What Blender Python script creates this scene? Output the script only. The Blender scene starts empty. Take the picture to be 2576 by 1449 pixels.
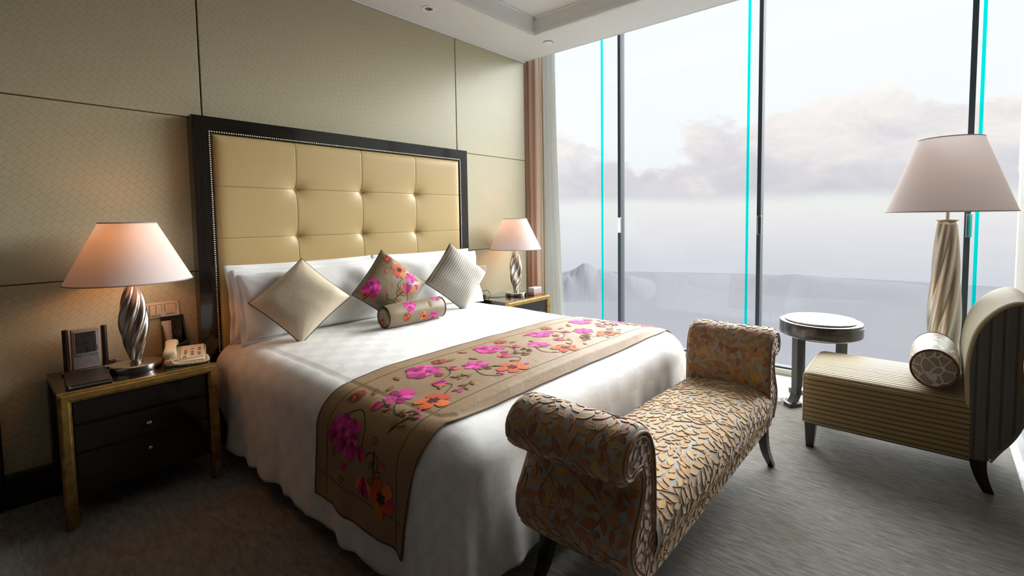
import bpy, bmesh, math, random
from mathutils import Vector, Matrix, noise
random.seed(7)
PI = math.pi
S = bpy.context.scene
COL = S.collection

# ------------------------------------------------------------------ camera
# room axes: X along the bed wall towards the window, wall plane y=0, room towards -Y, Z up
yaw, pit, rol, FPX, PX, PY = 0.8864, -0.0581, -0.0107, 1200.72, 1377.74, 619.22
cam = bpy.data.cameras.new('camera'); co = bpy.data.objects.new('camera', cam); COL.objects.link(co)
cam.sensor_width = 36.0; cam.lens = FPX / 2576 * 36.0
cam.shift_x = (1288 - PX) / 2576; cam.shift_y = (PY - 724.5) / 2576
cam.clip_end = 20000; cam.clip_start = 0.02
fw = Vector((math.sin(yaw) * math.cos(pit), math.cos(yaw) * math.cos(pit), math.sin(pit)))
rt = fw.cross(Vector((0, 0, 1))).normalized(); up = rt.cross(fw)
r2 = rt * math.cos(rol) + up * math.sin(rol); u2 = up * math.cos(rol) - rt * math.sin(rol)
mw = Matrix((r2, u2, -fw)).transposed().to_4x4(); mw.translation = Vector((-1.8611, -3.3439, 1.3275))
co.matrix_world = mw
S.camera = co
S.view_settings.view_transform = 'Standard'; S.view_settings.look = 'None'
S.view_settings.gamma = 1.0; S.view_settings.use_curve_mapping = False
S.view_settings.exposure = 0.0

# ------------------------------------------------------------------ node helpers
class NT:
    def __init__(s, tree): s.t = tree; s.n = tree.nodes; s.l = tree.links
    def node(s, typ, **kw):
        n = s.n.new(typ)
        for k, v in kw.items():
            if k.startswith('in_'):
                key = k[3:]; key = int(key) if key.isdigit() else key.replace('_', ' ')
                s.set(n.inputs[key], v)
            else: setattr(n, k, v)
        return n
    def set(s, sock, v):
        if isinstance(v, bpy.types.NodeSocket): s.l.new(v, sock)
        elif isinstance(v, bpy.types.Node): s.l.new(v.outputs[0], sock)
        else:
            if sock.type == 'RGBA' and len(v) == 3: v = (*v, 1)
            sock.default_value = v
    def math(s, op, a, b=0.0, c=0.0, clamp=False):
        n = s.n.new('ShaderNodeMath'); n.operation = op; n.use_clamp = clamp
        for i, v in enumerate((a, b, c)): s.set(n.inputs[i], v)
        return n.outputs[0]
    def mix(s, f, a, b, blend='MIX'):
        n = s.n.new('ShaderNodeMix'); n.data_type = 'RGBA'; n.blend_type = blend
        s.set(n.inputs[0], f); s.set(n.inputs[6], a); s.set(n.inputs[7], b)
        return n.outputs[2]
    def ramp(s, f, stops, interp='LINEAR'):
        n = s.n.new('ShaderNodeValToRGB'); n.color_ramp.interpolation = interp
        els = n.color_ramp.elements
        while len(els) < len(stops): els.new(0.5)
        for e, (p, c) in zip(els, stops):
            e.position = p; e.color = (*c, 1) if len(c) == 3 else c
        s.set(n.inputs[0], f); return n.outputs[0]
    def noise(s, vec, scale, detail=4, rough=.55, dist=0.0):
        return s.node('ShaderNodeTexNoise', in_Vector=vec, in_Scale=scale, in_Detail=detail, in_Roughness=rough, in_Distortion=dist).outputs[0]
    def mapping(s, vec, scale=(1, 1, 1), rot=(0, 0, 0), loc=(0, 0, 0)):
        return s.node('ShaderNodeMapping', in_Vector=vec, in_Scale=scale, in_Rotation=rot, in_Location=loc).outputs[0]

def srgb(r, g, b):
    f = lambda c: c / 12.92 if c <= .04045 else ((c + .055) / 1.055) ** 2.4
    return (f(r / 255), f(g / 255), f(b / 255))

# ------------------------------------------------------------------ sky (clouds, haze) and daylight
W = bpy.data.worlds.new('sky'); S.world = W; W.use_nodes = True
w = NT(W.node_tree); w.n.clear()
tc = w.node('ShaderNodeTexCoord').outputs['Generated']
sep = w.node('ShaderNodeSeparateXYZ', in_Vector=tc)
el = sep.outputs[2]
base = w.ramp(w.math('MULTIPLY_ADD', el, 1.0, .5), [
    (.28, srgb(198, 199, 210)), (.40, srgb(212, 213, 222)), (.47, srgb(229, 227, 231)), (.51, srgb(236, 235, 234)),
    (.56, srgb(238, 240, 242)), (.66, srgb(246, 249, 253)), (.95, srgb(248, 251, 255))])
cv = w.mapping(tc, scale=(1, 1, 1.9))
n1 = w.noise(cv, 3.2, 7, .55, .25)
n2 = w.noise(w.mapping(cv, loc=(3.1, 1.7, .3)), 9.0, 6, .6, .3)
# cloud bank between ~2 and ~15 degrees above the horizon
low = w.node('ShaderNodeMapRange', interpolation_type='SMOOTHSTEP', in_0=w.math('ADD', el, w.math('MULTIPLY', w.math('SUBTRACT', n2, .5), .03)), in_1=.020, in_2=.050).outputs[0]
hi = w.node('ShaderNodeMapRange', interpolation_type='SMOOTHSTEP', in_0=w.math('ADD', el, w.math('MULTIPLY', w.math('SUBTRACT', n1, .5), -.50)), in_1=.165, in_2=.195, in_3=1.0, in_4=0.0).outputs[0]
mask = w.math('MULTIPLY', low, hi)
shade = w.math('ADD', w.math('MULTIPLY', n2, .8), w.math('MULTIPLY', el, 2.3))
ccol = w.ramp(shade, [(.36, srgb(200, 198, 208)), (.60, srgb(220, 215, 221)), (.80, srgb(244, 236, 234)), (1.0, srgb(254, 250, 248))])
col = w.mix(w.math('MULTIPLY', mask, .9), base, ccol)
# faint haze streaks lower down
hz = w.noise(w.mapping(tc, scale=(1.5, 1.5, 9)), 3.0, 4)
lowhz = w.node('ShaderNodeMapRange', in_0=el, in_1=-.02, in_2=.03, in_3=1.0, in_4=0.0).outputs[0]
col = w.mix(w.math('MULTIPLY', lowhz, w.math('MULTIPLY', w.math('SUBTRACT', hz, .45, clamp=True), .6)), col, srgb(205, 204, 214))
bg = w.node('ShaderNodeBackground', in_Color=col, in_Strength=1.06)
out = w.node('ShaderNodeOutputWorld'); w.l.new(bg.outputs[0], out.inputs[0])

# hazy bright daylight falling in through the window wall (broad sun behind thin cloud)
sun = bpy.data.lights.new('daylight', 'SUN'); so = bpy.data.objects.new('daylight', sun); COL.objects.link(so)
sun.energy = 25.0; sun.angle = math.radians(92); sun.color = (1.0, .99, .985)
so.rotation_euler = Vector((.66, -.10, .74)).to_track_quat('Z', 'Y').to_euler()
so.location = (6, -3, 4)

# ------------------------------------------------------------------ geometry helpers
def finish(name, v, f, mat=None, parent=None, smooth=False, uv=None, colr=None, auto=None):
    me = bpy.data.meshes.new(name); me.from_pydata([tuple(p) for p in v], [], f); me.update()
    if smooth:
        me.polygons.foreach_set('use_smooth', [True] * len(me.polygons))
    if uv:
        l = me.uv_layers.new(name='UV'); d = []
        for lp in me.loops: d += uv[lp.vertex_index]
        l.data.foreach_set('uv', d)
    if colr:
        a = me.color_attributes.new('Col', 'FLOAT_COLOR', 'POINT'); d = []
        for c in colr: d += [c[0], c[1], c[2], 1.0]
        a.data.foreach_set('color', d)
    if auto is not None:
        me.polygons.foreach_set('use_smooth', [True] * len(me.polygons))
        me.set_sharp_from_angle(angle=math.radians(auto))
    o = bpy.data.objects.new(name, me); COL.objects.link(o)
    if mat: me.materials.append(mat)
    if parent: o.parent = parent
    return o

class G:
    """collects raw shapes of ONE part"""
    def __init__(s): s.v = []; s.f = []; s.c = []
    def add(s, vf, col=None):
        v, f = vf; n = len(s.v); s.v += [Vector(p) for p in v]; s.f += [[i + n for i in q] for q in f]
        if col is not None: s.c += [col] * len(v)
        return s
    def tr(s, m):
        s.v = [m @ p for p in s.v]; return s
    def build(s, name, mat, parent=None, **kw):
        return finish(name, s.v, s.f, mat, parent, colr=s.c if s.c else None, **kw)

def box(x0, x1, y0, y1, z0, z1, r=0.0, seg=2):
    bm = bmesh.new(); bmesh.ops.create_cube(bm, size=1)
    for q in bm.verts:
        q.co = Vector(((x0 + x1) / 2 + q.co.x * (x1 - x0), (y0 + y1) / 2 + q.co.y * (y1 - y0), (z0 + z1) / 2 + q.co.z * (z1 - z0)))
    if r > 0: bmesh.ops.bevel(bm, geom=bm.edges[:], offset=r, segments=seg, affect='EDGES', profile=.5)
    bm.verts.index_update()
    o = ([q.co.copy() for q in bm.verts], [[q.index for q in fc.verts] for fc in bm.faces]); bm.free(); return o

def lathe(prof, n=32, c=(0, 0), close=False):
    v = []; f = []; m = len(prof)
    for r, z in prof:
        for i in range(n):
            a = 2 * PI * i / n; v.append((c[0] + r * math.cos(a), c[1] + r * math.sin(a), z))
    for k in range(m - 1):
        for i in range(n):
            j = (i + 1) % n; f.append([k * n + i, k * n + j, (k + 1) * n + j, (k + 1) * n + i])
    if prof[0][0] > 1e-6 and not close: f.append(list(range(n))[::-1])
    if prof[-1][0] > 1e-6 and not close: f.append([(m - 1) * n + i for i in range(n)])
    return v, f

def tube(pts, r, n=8, closed=False, caps=True):
    pts = [Vector(p) for p in pts]; m = len(pts); v = []; f = []
    rr = r if isinstance(r, (list, tuple)) else [r] * m
    prev = None
    for k in range(m):
        a = pts[(k - 1) % m] if (closed or k > 0) else pts[k]; b = pts[(k + 1) % m] if (closed or k < m - 1) else pts[k]
        t = (b - a).normalized()
        if prev is None: s = t.cross(Vector((0, 0, 1)) if abs(t.z) < .9 else Vector((1, 0, 0))).normalized()
        else:
            s = (prev - t * prev.dot(t)).normalized()
        prev = s; u = t.cross(s)
        for i in range(n):
            an = 2 * PI * i / n; v.append(pts[k] + (s * math.cos(an) + u * math.sin(an)) * rr[k])
    for k in range(m if closed else m - 1):
        k2 = (k + 1) % m
        for i in range(n):
            j = (i + 1) % n; f.append([k * n + i, k * n + j, k2 * n + j, k2 * n + i])
    if not closed and caps: f.append(list(range(n))[::-1]); f.append([(m - 1) * n + i for i in range(n)])
    return v, f

def prism(poly, axis, a, b):
    """polygon in the plane across `axis`, extruded from a to b"""
    n = len(poly); v = []
    for d in (a, b):
        for p, q in poly:
            v.append({'x': (d, p, q), 'y': (p, d, q), 'z': (p, q, d)}[axis])
    f = [list(range(n))[::-1], [n + i for i in range(n)]] + [[i, (i + 1) % n, n + (i + 1) % n, n + i] for i in range(n)]
    return v, f

def grid(fn, nu, nv, closeu=False):
    v = []; f = []
    for j in range(nv + 1):
        for i in range(nu if closeu else nu + 1): v.append(fn(i / nu, j / nv))
    k = nu if closeu else nu + 1
    for j in range(nv):
        for i in range(nu):
            i2 = (i + 1) % k; f.append([j * k + i, j * k + i2, (j + 1) * k + i2, (j + 1) * k + i])
    return v, f

def spline(pts, n):
    """smooth open curve through 2D/3D points (Catmull-Rom), n samples evenly by arc length"""
    P = [Vector(p) for p in pts]; d = []
    P = [P[0] * 2 - P[1]] + P + [P[-1] * 2 - P[-2]]
    for k in range(1, len(P) - 2):
        for t in range(16):
            t /= 16; a, b, c, e = P[k - 1], P[k], P[k + 1], P[k + 2]
            d.append(.5 * ((2 * b) + (c - a) * t + (2 * a - 5 * b + 4 * c - e) * t * t + (3 * b - a - 3 * c + e) * t ** 3))
    d.append(P[-2])
    L = [0]
    for i in range(1, len(d)): L.append(L[-1] + (d[i] - d[i - 1]).length)
    o = []; j = 0
    for k in range(n):
        q = L[-1] * k / (n - 1)
        while j < len(L) - 2 and L[j + 1] < q: j += 1
        t = (q - L[j]) / max(1e-9, L[j + 1] - L[j]); o.append(d[j].lerp(d[j + 1], min(1, t)))
    return o

def tag(o, label, cat, group=None):
    o['label'] = label; o['category'] = cat
    if group: o['group'] = group
    return o
def thing(name, label, cat, loc=(0, 0, 0), group=None, mat=None):
    o = bpy.data.objects.new(name, None); COL.objects.link(o); o.empty_display_size = .05
    o.location = loc
    if mat is not None: o.matrix_world = mat
    return tag(o, label, cat, group)
def struct(o): o['kind'] = 'structure'; return o
def stuff(o): o['kind'] = 'stuff'; return o

# ------------------------------------------------------------------ materials
def mat(name):
    m = bpy.data.materials.new(name); m.use_nodes = True; t = NT(m.node_tree); t.n.clear()
    p = t.node('ShaderNodeBsdfPrincipled'); o = t.node('ShaderNodeOutputMaterial'); t.l.new(p.outputs[0], o.inputs[0])
    t.p = p; t.o = o; return m, t
def objco(t): return t.node('ShaderNodeTexCoord').outputs['Object']
def bump(t, h, strength=.3, dist=.01):
    n = t.node('ShaderNodeBump', in_Height=h, in_Strength=strength, in_Distance=dist); t.l.new(n.outputs[0], t.p.inputs['Normal'])
def plain(name, col, rough=.5, metal=0.0, bumpy=0.0, scale=200, coat=0.0, sheen=0.0, var=.06):
    m, t = mat(name); n = t.noise(objco(t), scale, 3)
    c2 = tuple(min(1, x * (1 + var)) for x in col); c1 = tuple(x * (1 - var) for x in col)
    t.set(t.p.inputs['Base Color'], t.mix(n, c1, c2)); t.p.inputs['Roughness'].default_value = rough
    t.p.inputs['Metallic'].default_value = metal; t.p.inputs['Coat Weight'].default_value = coat
    t.p.inputs['Sheen Weight'].default_value = sheen
    if bumpy: bump(t, n, bumpy, .003)
    return m
def wood(name, c1, c2, axis='z', rough=.18, coat=.5):
    m, t = mat(name); sc = {'x': (1.2, 60, 60), 'y': (60, 1.2, 60), 'z': (60, 60, 1.2)}[axis]
    n = t.noise(t.mapping(objco(t), scale=sc), 3.0, 5, .6)
    t.set(t.p.inputs['Base Color'], t.ramp(n, [(.35, c1), (.65, c2)]))
    t.p.inputs['Roughness'].default_value = rough; t.p.inputs['Coat Weight'].default_value = coat; t.p.inputs['Coat Roughness'].default_value = .06
    return m
def attr_mat(name, rough=.6, sheen=.3, fine=500):
    m, t = mat(name); a = t.node('ShaderNodeVertexColor', layer_name='Col').outputs[0]
    n = t.noise(objco(t), fine, 2)
    t.set(t.p.inputs['Base Color'], t.mix(t.math('MULTIPLY', n, .18), a, (.02, .01, .005)))
    t.p.inputs['Roughness'].default_value = rough; t.p.inputs['Sheen Weight'].default_value = sheen
    bump(t, n, .4, .002); return m

# woven wall covering (diagonal basket weave)
def weave(name, base):
    m, t = mat(name); sp = t.node('ShaderNodeSeparateXYZ', in_Vector=objco(t))
    x, z = sp.outputs[0], sp.outputs[2]
    u = t.math('MULTIPLY', t.math('SUBTRACT', x, z), .7071); v = t.math('MULTIPLY', t.math('ADD', x, z), .7071)
    vec = t.node('ShaderNodeCombineXYZ', in_X=u, in_Y=v)
    b = t.node('ShaderNodeTexBrick', in_Vector=vec, in_Scale=1.0, in_Mortar_Size=.0012, in_Mortar_Smooth=.6, in_Brick_Width=.040, in_Row_Height=.0315)
    b.offset = .5; b.squash = 1.0
    t.set(b.inputs['Color1'], (.47, .47, .47)); t.set(b.inputs['Color2'], (.53, .53, .53)); t.set(b.inputs['Mortar'], (.0, .0, .0))
    n = t.noise(objco(t), 2.2, 3)
    bc = t.mix(n, tuple(c * .95 for c in base), tuple(c * 1.04 for c in base))
    bc = t.mix(t.math('MULTIPLY', b.outputs['Fac'], .42), bc, tuple(c * .35 for c in base))
    t.set(t.p.inputs['Base Color'], bc)
    t.p.inputs['Roughness'].default_value = .36; t.p.inputs['Specular IOR Level'].default_value = .8
    h = t.math('ADD', b.outputs[0], t.math('MULTIPLY', t.noise(objco(t), 300, 2), .12))
    bump(t, h, .5, .005); return m
M_weave = weave('woven_wallcovering', srgb(193, 185, 153))
M_joint = plain('panel_joint', (.03, .022, .015), .6)
M_ebony_x = wood('ebony_horizontal', (.006, .005, .0045), (.022, .018, .014), 'x', .14)
M_ebony_z = wood('ebony_vertical', (.006, .005, .0045), (.022, .018, .014), 'z', .14)
M_leather = plain('headboard_leather', srgb(194, 168, 116), .40, 0, .06, 420, var=.04)
M_seam = plain('leather_seam', srgb(128, 104, 60), .6)
M_nickel = plain('nickel', (.72, .69, .64), .22, 1.0)
M_steel = plain('brushed_nickel', (.62, .58, .53), .24, 1.0, .05, 300)
M_ceil = plain('ceiling_paint', (.76, .755, .735), .8, var=.02)
M_white = plain('white_paint', (.85, .85, .84), .6, var=.02)
M_black = plain('black_plastic', (.012, .012, .013), .35)
M_lacq = plain('black_lacquer', (.010, .008, .007), .12, coat=.6)
M_leg = wood('dark_leg_wood', (.008, .006, .005), (.025, .019, .015), 'z', .25, .3)
M_plast = plain('ivory_plastic', srgb(222, 205, 168), .4, var=.03)
M_plate = plain('switch_plastic', srgb(226, 214, 192), .35, var=.02)
M_grey = plain('grey_print', (.12, .11, .10), .6)
M_red = plain('red_button', (.10, .006, .01), .4)
M_card = plain('white_card', (.78, .74, .68), .6, var=.03)
M_lcd = plain('lcd', (.055, .058, .062), .25, var=.1)
M_seg = plain('lcd_segments', (.006, .006, .007), .4)
M_silver = plain('silver_plastic', (.34, .35, .37), .35, .3)
M_alum = plain('mullion_metal', srgb(44, 54, 64), .7, 0)
M_rail = plain('pale_window_rail', srgb(205, 200, 186), .5)
M_stone = plain('pale_stone_wall', srgb(186, 182, 174), .7, 0, .3, 160, var=.18)
M_chrome = plain('chrome', (.75, .75, .76), .12, 1.0)
M_cord = plain('white_cord', (.75, .75, .73), .5)
M_pvc = plain('dark_cord', (.05, .045, .04), .5)

def gold_mat():
    m, t = mat('aged_gold_leaf'); n = t.noise(objco(t), 26, 6, .65)
    t.set(t.p.inputs['Base Color'], t.ramp(n, [(.3, srgb(124, 96, 48)), (.55, srgb(168, 136, 74)), (.75, srgb(190, 162, 96))]))
    t.p.inputs['Metallic'].default_value = .75; t.p.inputs['Roughness'].default_value = .38; bump(t, n, .12, .003); return m
M_gold = gold_mat()

def glass_mat(gl_amt, nm):
    m, t = mat(nm); t.n.remove(t.p)
    tr = t.node('ShaderNodeBsdfTransparent', in_Color=(.985, .995, .99)); gl = t.node('ShaderNodeBsdfGlossy', in_Roughness=.0, in_Color=(.9, .95, 1))
    fr = t.node('ShaderNodeFresnel', in_IOR=1.25)
    mx = t.node('ShaderNodeMixShader'); t.l.new(t.math('MULTIPLY', fr.outputs[0], gl_amt), mx.inputs[0]); t.l.new(tr.outputs[0], mx.inputs[1]); t.l.new(gl.outputs[0], mx.inputs[2])
    t.l.new(mx.outputs[0], t.o.inputs[0]); return m
M_glass = glass_mat(.6, 'window_glass'); M_finglass = glass_mat(.0, 'fin_glass')
def cyan_mat():
    m, t = mat('glass_fin_edge'); t.n.remove(t.p)
    d = t.node('ShaderNodeBsdfDiffuse', in_Color=srgb(20, 240, 225)); tr = t.node('ShaderNodeBsdfTransparent', in_Color=(.02, 1, 1))
    mx = t.node('ShaderNodeMixShader', in_0=.85); t.l.new(d.outputs[0], mx.inputs[1]); t.l.new(tr.outputs[0], mx.inputs[2])
    t.l.new(mx.outputs[0], t.o.inputs[0]); return m
M_cyan = cyan_mat()

def shade_mat(name, colr, trans):
    m, t = mat(name); t.n.remove(t.p); n = t.noise(objco(t), 500, 2)
    c = t.mix(n, tuple(x * .95 for x in colr), colr)
    d = t.node('ShaderNodeBsdfDiffuse', in_Color=c); tr = t.node('ShaderNodeBsdfTranslucent', in_Color=c)
    mx = t.node('ShaderNodeMixShader', in_0=trans); t.l.new(d.outputs[0], mx.inputs[1]); t.l.new(tr.outputs[0], mx.inputs[2])
    t.l.new(mx.outputs[0], t.o.inputs[0]); return m
M_shade = shade_mat('lamp_shade_fabric', srgb(230, 223, 224), .22)
M_sheer = shade_mat('sheer_curtain_voile', (.66, .67, .65), .35)

def cloth_checker():
    m, t = mat('white_damask_cotton'); uv = t.node('ShaderNodeUVMap', uv_map='UV').outputs[0]
    ck = t.node('ShaderNodeTexChecker', in_Vector=uv, in_Scale=1 / .085, in_Color1=(.88, .88, .87), in_Color2=(.81, .81, .80))
    n = t.noise(uv, 2.5, 4)
    t.set(t.p.inputs['Base Color'], t.mix(t.math('MULTIPLY', n, .25), ck.outputs[0], (.83, .83, .82)))
    t.p.inputs['Sheen Weight'].default_value = .15
    t.set(t.p.inputs['Roughness'], t.math('MULTIPLY_ADD', ck.outputs[1], .22, .45))
    w_ = t.noise(t.mapping(uv, scale=(1, 1.6, 1)), 9, 4, .5, .6)
    bump(t, w_, .16, .012); return m
M_duvet = cloth_checker()
def cloth_white():
    m, t = mat('white_cotton'); n = t.noise(objco(t), 11, 4, .55, .8)
    t.p.inputs['Base Color'].default_value = (.83, .83, .825, 1); t.p.inputs['Roughness'].default_value = .75; t.p.inputs['Sheen Weight'].default_value = .15
    bump(t, n, .16, .018); return m
M_cotton = cloth_white()
def satin(name, colr, rough=.38, wr=.3):
    m, t = mat(name); c = objco(t); n = t.noise(t.mapping(c, scale=(1, 1, 1)), 16, 4, .55, 1.2); fine = t.noise(c, 600, 2)
    t.set(t.p.inputs['Base Color'], t.mix(fine, tuple(x * .85 for x in colr), tuple(x * 1.1 for x in colr)))
    t.p.inputs['Roughness'].default_value = rough; t.p.inputs['Sheen Weight'].default_value = .1
    bump(t, n, wr, .012); return m
M_runner = satin('bronze_satin', srgb(150, 119, 80), .58, .2)
M_floralbase = satin('olive_brown_satin', srgb(128, 110, 82), .42, .15)
M_champ = satin('champagne_silk', srgb(214, 199, 172), .5, .12)
M_piping = plain('dark_piping', (.05, .042, .036), .6)
M_runpipe = plain('bronze_piping', srgb(92, 70, 46), .6)
M_thread = attr_mat('embroidery_thread', .75, 0.0, 700)
M_velvet = attr_mat('cut_velvet_leaves', .75, .8, 260)
M_damask = plain('bench_ground_satin', srgb(168, 160, 150), .62, 0, .1, 500)

def striped(name, c1, c2, axis, pitch, duty=.75, rough=.65, use_uv=False):
    m, t = mat(name); src = t.node('ShaderNodeUVMap', uv_map='UV').outputs[0] if use_uv else objco(t)
    q = t.node('ShaderNodeSeparateXYZ', in_Vector=src).outputs['xyz'.index(axis)]
    fr = t.math('FRACT', t.math('DIVIDE', q, pitch))
    tri = t.math('ABSOLUTE', t.math('SUBTRACT', fr, .5))      # 0 centre of rib .. .5 groove
    f = t.node('ShaderNodeMapRange', interpolation_type='SMOOTHSTEP', in_0=tri, in_1=duty * .5, in_2=.5).outputs[0]
    fine = t.noise(objco(t), 350, 2)
    t.set(t.p.inputs['Base Color'], t.mix(f, t.mix(fine, tuple(x * .9 for x in c1), c1), c2)); t.p.inputs['Roughness'].default_value = rough
    t.p.inputs['Sheen Weight'].default_value = .25
    bump(t, t.math('SUBTRACT', 1.0, f), .5, .004); return m
M_greystripe = striped('grey_ribbed_fabric', srgb(190, 184, 172), srgb(112, 106, 98), 'y', .0165, .62)
M_rib_seat = striped('ribbed_seat_fabric', srgb(150, 132, 86), srgb(70, 48, 28), 'x', .026, .6, use_uv=True)
M_rib_back = striped('ribbed_back_fabric', srgb(156, 142, 104), srgb(76, 58, 38), 'x', .026, .6, use_uv=True)
M_rib_side = striped('ribbed_side_fabric', srgb(98, 98, 94), srgb(72, 68, 62), 'y', .045, .55)  # darker grey copy of the ribbed fabric, sheen put into its colour

def giraffe():
    m, t = mat('netted_bolster_fabric'); c = objco(t)
    v = t.node('ShaderNodeTexVoronoi', feature='DISTANCE_TO_EDGE', in_Vector=t.mapping(c, scale=(1, 1, 1)), in_Scale=22.0)
    f = t.node('ShaderNodeMapRange', interpolation_type='SMOOTHSTEP', in_0=v.outputs[0], in_1=.03, in_2=.10).outputs[0]
    t.set(t.p.inputs['Base Color'], t.mix(f, srgb(214, 204, 184), srgb(150, 142, 130))); t.p.inputs['Roughness'].default_value = .55
    bump(t, t.math('SUBTRACT', 1.0, f), .3, .004); return m
M_giraffe = giraffe()
M_rust = plain('rust_piping', srgb(110, 66, 40), .6)
M_drape = plain('taupe_drape', srgb(228, 194, 174), .7, 0, .1, 300, sheen=.3)
M_drapeedge = plain('cream_drape_lining', srgb(222, 198, 168), .75, 0, .1, 300)

def carpet():
    m, t = mat('grey_carpet'); c = objco(t)
    st = t.noise(t.mapping(c, scale=(1.0, .22, 1), rot=(0, 0, -.35)), 55, 5, .6, .4)
    big = t.noise(c, 1.6, 4, .6); fine = t.noise(c, 420, 2)
    a = t.ramp(st, [(.30, srgb(112, 109, 104)), (.55, srgb(148, 145, 139)), (.75, srgb(166, 163, 157))])
    a = t.mix(t.math('MULTIPLY', fine, .3), a, srgb(104, 100, 94))
    blot = t.noise(t.mapping(c, loc=(4, 2, 0)), 2.4, 3, .5, 1.5)
    a = t.mix(t.ramp(blot, [(.55, (0, 0, 0)), (.68, (.35, .35, .35))]), a, srgb(112, 96, 78))
    t.set(t.p.inputs['Base Color'], a); t.p.inputs['Roughness'].default_value = .95; t.p.inputs['Sheen Weight'].default_value = .2
    bump(t, t.math('ADD', t.math('MULTIPLY', st, 1.0), t.math('MULTIPLY', fine, .5)), .8, .012); return m
M_carpet = carpet()
def marble():
    m, t = mat('pale_marble'); c = objco(t); n = t.noise(c, 3.5, 8, .65, 1.4)
    v = t.noise(t.mapping(c, scale=(1, 2.2, 1)), 5, 6, .6, 2.2)
    a = t.ramp(n, [(.3, srgb(196, 202, 202)), (.6, srgb(226, 229, 228)), (.8, srgb(236, 238, 236))])
    a = t.mix(t.ramp(v, [(.47, (0, 0, 0)), (.50, (.6, .6, .6)), (.53, (0, 0, 0))]), a, srgb(150, 164, 168))
    t.set(t.p.inputs['Base Color'], a); t.p.inputs['Roughness'].default_value = .16; return m
M_marble = marble()
def hazy(name, c1, c2, scale):
    m, t = mat(name); n = t.noise(t.mapping(objco(t), scale=(1, 1, 1)), scale, 8, .7)
    t.set(t.p.inputs['Base Color'], t.mix(n, c1, c2)); t.p.inputs['Roughness'].default_value = 1.0; t.p.inputs['Specular IOR Level'].default_value = 0.0
    return m
M_sea = hazy('hazy_bay', (.076, .077, .086), (.083, .084, .093), .004)
M_mount = hazy('hazy_mountain', (.080, .081, .091), (.084, .085, .095), .012)

# ------------------------------------------------------------------ room shell
ZC, XW, XG, YF, XLW = 2.936, 1.877, 2.45, -3.755, -4.8
floor = struct(finish('floor', *box(XLW, 1.86, -3.70, 0.0, -.06, 0), M_carpet))
g = G().add(box(1.86, 2.56, -3.90, .42, -.06, -.004)).add(box(XLW, 1.86, -3.90, -3.70, -.06, -.004))
struct(g.build('trim_1', M_marble))                                # marble border round the carpet
# bed wall: backing with three columns of woven panels, recessed joints
wall = struct(finish('wall_back', *box(XLW, XW, .018, .20, -.06, ZC), M_joint))
cols = [(-1.80, -.942), (-.942, .9706), (.9706, XW)]; rows = [(.14, 1.0415), (1.0415, 1.929), (1.929, ZC - .012)]
for ci, (a, b) in enumerate(cols):
    for (c, d) in rows:
        finish('wall_panel', *box(a + .004, b - (.004 if ci < 2 else 0), 0, .018, c + .003, d - .003, .002, 1), M_weave, wall)
for zz in (1.0415, 1.929):
    finish('joint_strip', *box(-1.80, XW, .006, .018, zz - .003, zz + .003), plain('brass_strip', srgb(120, 84, 44), .4, .6), wall)
struct(finish('baseboard_back', *box(-1.80, XW, -.045, 0, 0, .155, .004), M_ebony_x))
struct(finish('trim_2', *box(-2.35, -1.802, -.05, .018, 0, ZC), M_ebony_z))          # dark pilaster at the left end of the panels
# curtain niche behind the end of the bed wall
struct(finish('wall_niche', *box(XW - .1, 2.56, .42, .55, -.06, 3.36), M_ceil))
struct(finish('wall_return', *box(XW - .1, XW - .002, .018, .42, -.06, 3.36), M_ceil))
struct(finish('wall_front', *box(1.15, 2.56, YF - .15, YF, -.06, 3.36), M_stone))
struct(finish('wall_media', *box(XLW, 1.15, YF - .15, YF, -.06, 3.36), plain('media_wall_bounce_cut', srgb(74, 58, 46), .5)))  # unseen stretch of the front wall, dark finish added to cut bounced light
g = G()
for z0, z1, d in ((0, .10, .016), (.10, .115, .010), (.115, .13, .005)): g.add(box(1.2, 2.44, YF, YF + d, z0, z1))
struct(g.build('baseboard_front', plain('slate_skirting', srgb(120, 124, 128), .4)))
struct(finish('wall_left', *box(XLW - .15, XLW, -3.9, .2, -.06, 3.3), plain('left_wall_bounce_cut', srgb(58, 46, 38), .6)))  # unseen wall, set far off and made dark to swallow bounced light
# ceiling with a recessed tray
hx0, hx1, hy0, hy1, zt = -2.6, 1.412, -3.2, -.548, 3.085
g = G()
g.add(box(XLW, XW, hy1, .02, ZC, ZC + .4)).add(box(XLW, XW, YF, hy0, ZC, ZC + .4)).add(box(hx1, XW, hy0, hy1, ZC, ZC + .4)).add(box(XLW, hx0, hy0, hy1, ZC, ZC + .4))
g.add(box(hx0, hx1, hy0, hy1, zt, ZC + .4)).add(box(XW, 2.56, YF, .42, 3.30, ZC + .4))
struct(g.build('ceiling', M_ceil))
g = G()
for a in ((hx0, hx1, hy1 - .012, hy1, ZC, ZC + .03), (hx1 - .012, hx1, hy0, hy1, ZC, ZC + .03), (hx0, hx1, hy1 - .02, hy1, zt - .012, zt), (hx1 - .02, hx1, hy0, hy1, zt - .012, zt)): g.add(box(*a))
for a in ((hx0, hx1, hy1 - .004, hy1, ZC, zt), (hx1 - .004, hx1, hy0, hy1, ZC, zt)): g.add(box(*a))  # whiter sheets over the tray faces, brightening them by colour
struct(g.build('trim_3', M_white))
struct(finish('trim_4', *box(-1.8, XW, -.022, 0, ZC - .014, ZC - .001), M_white))    # thin white shadow-gap strip
struct(finish('trim_5', *box(XW - .004, XW + .003, YF, .0, ZC - .003, ZC + .02), M_white))

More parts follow.
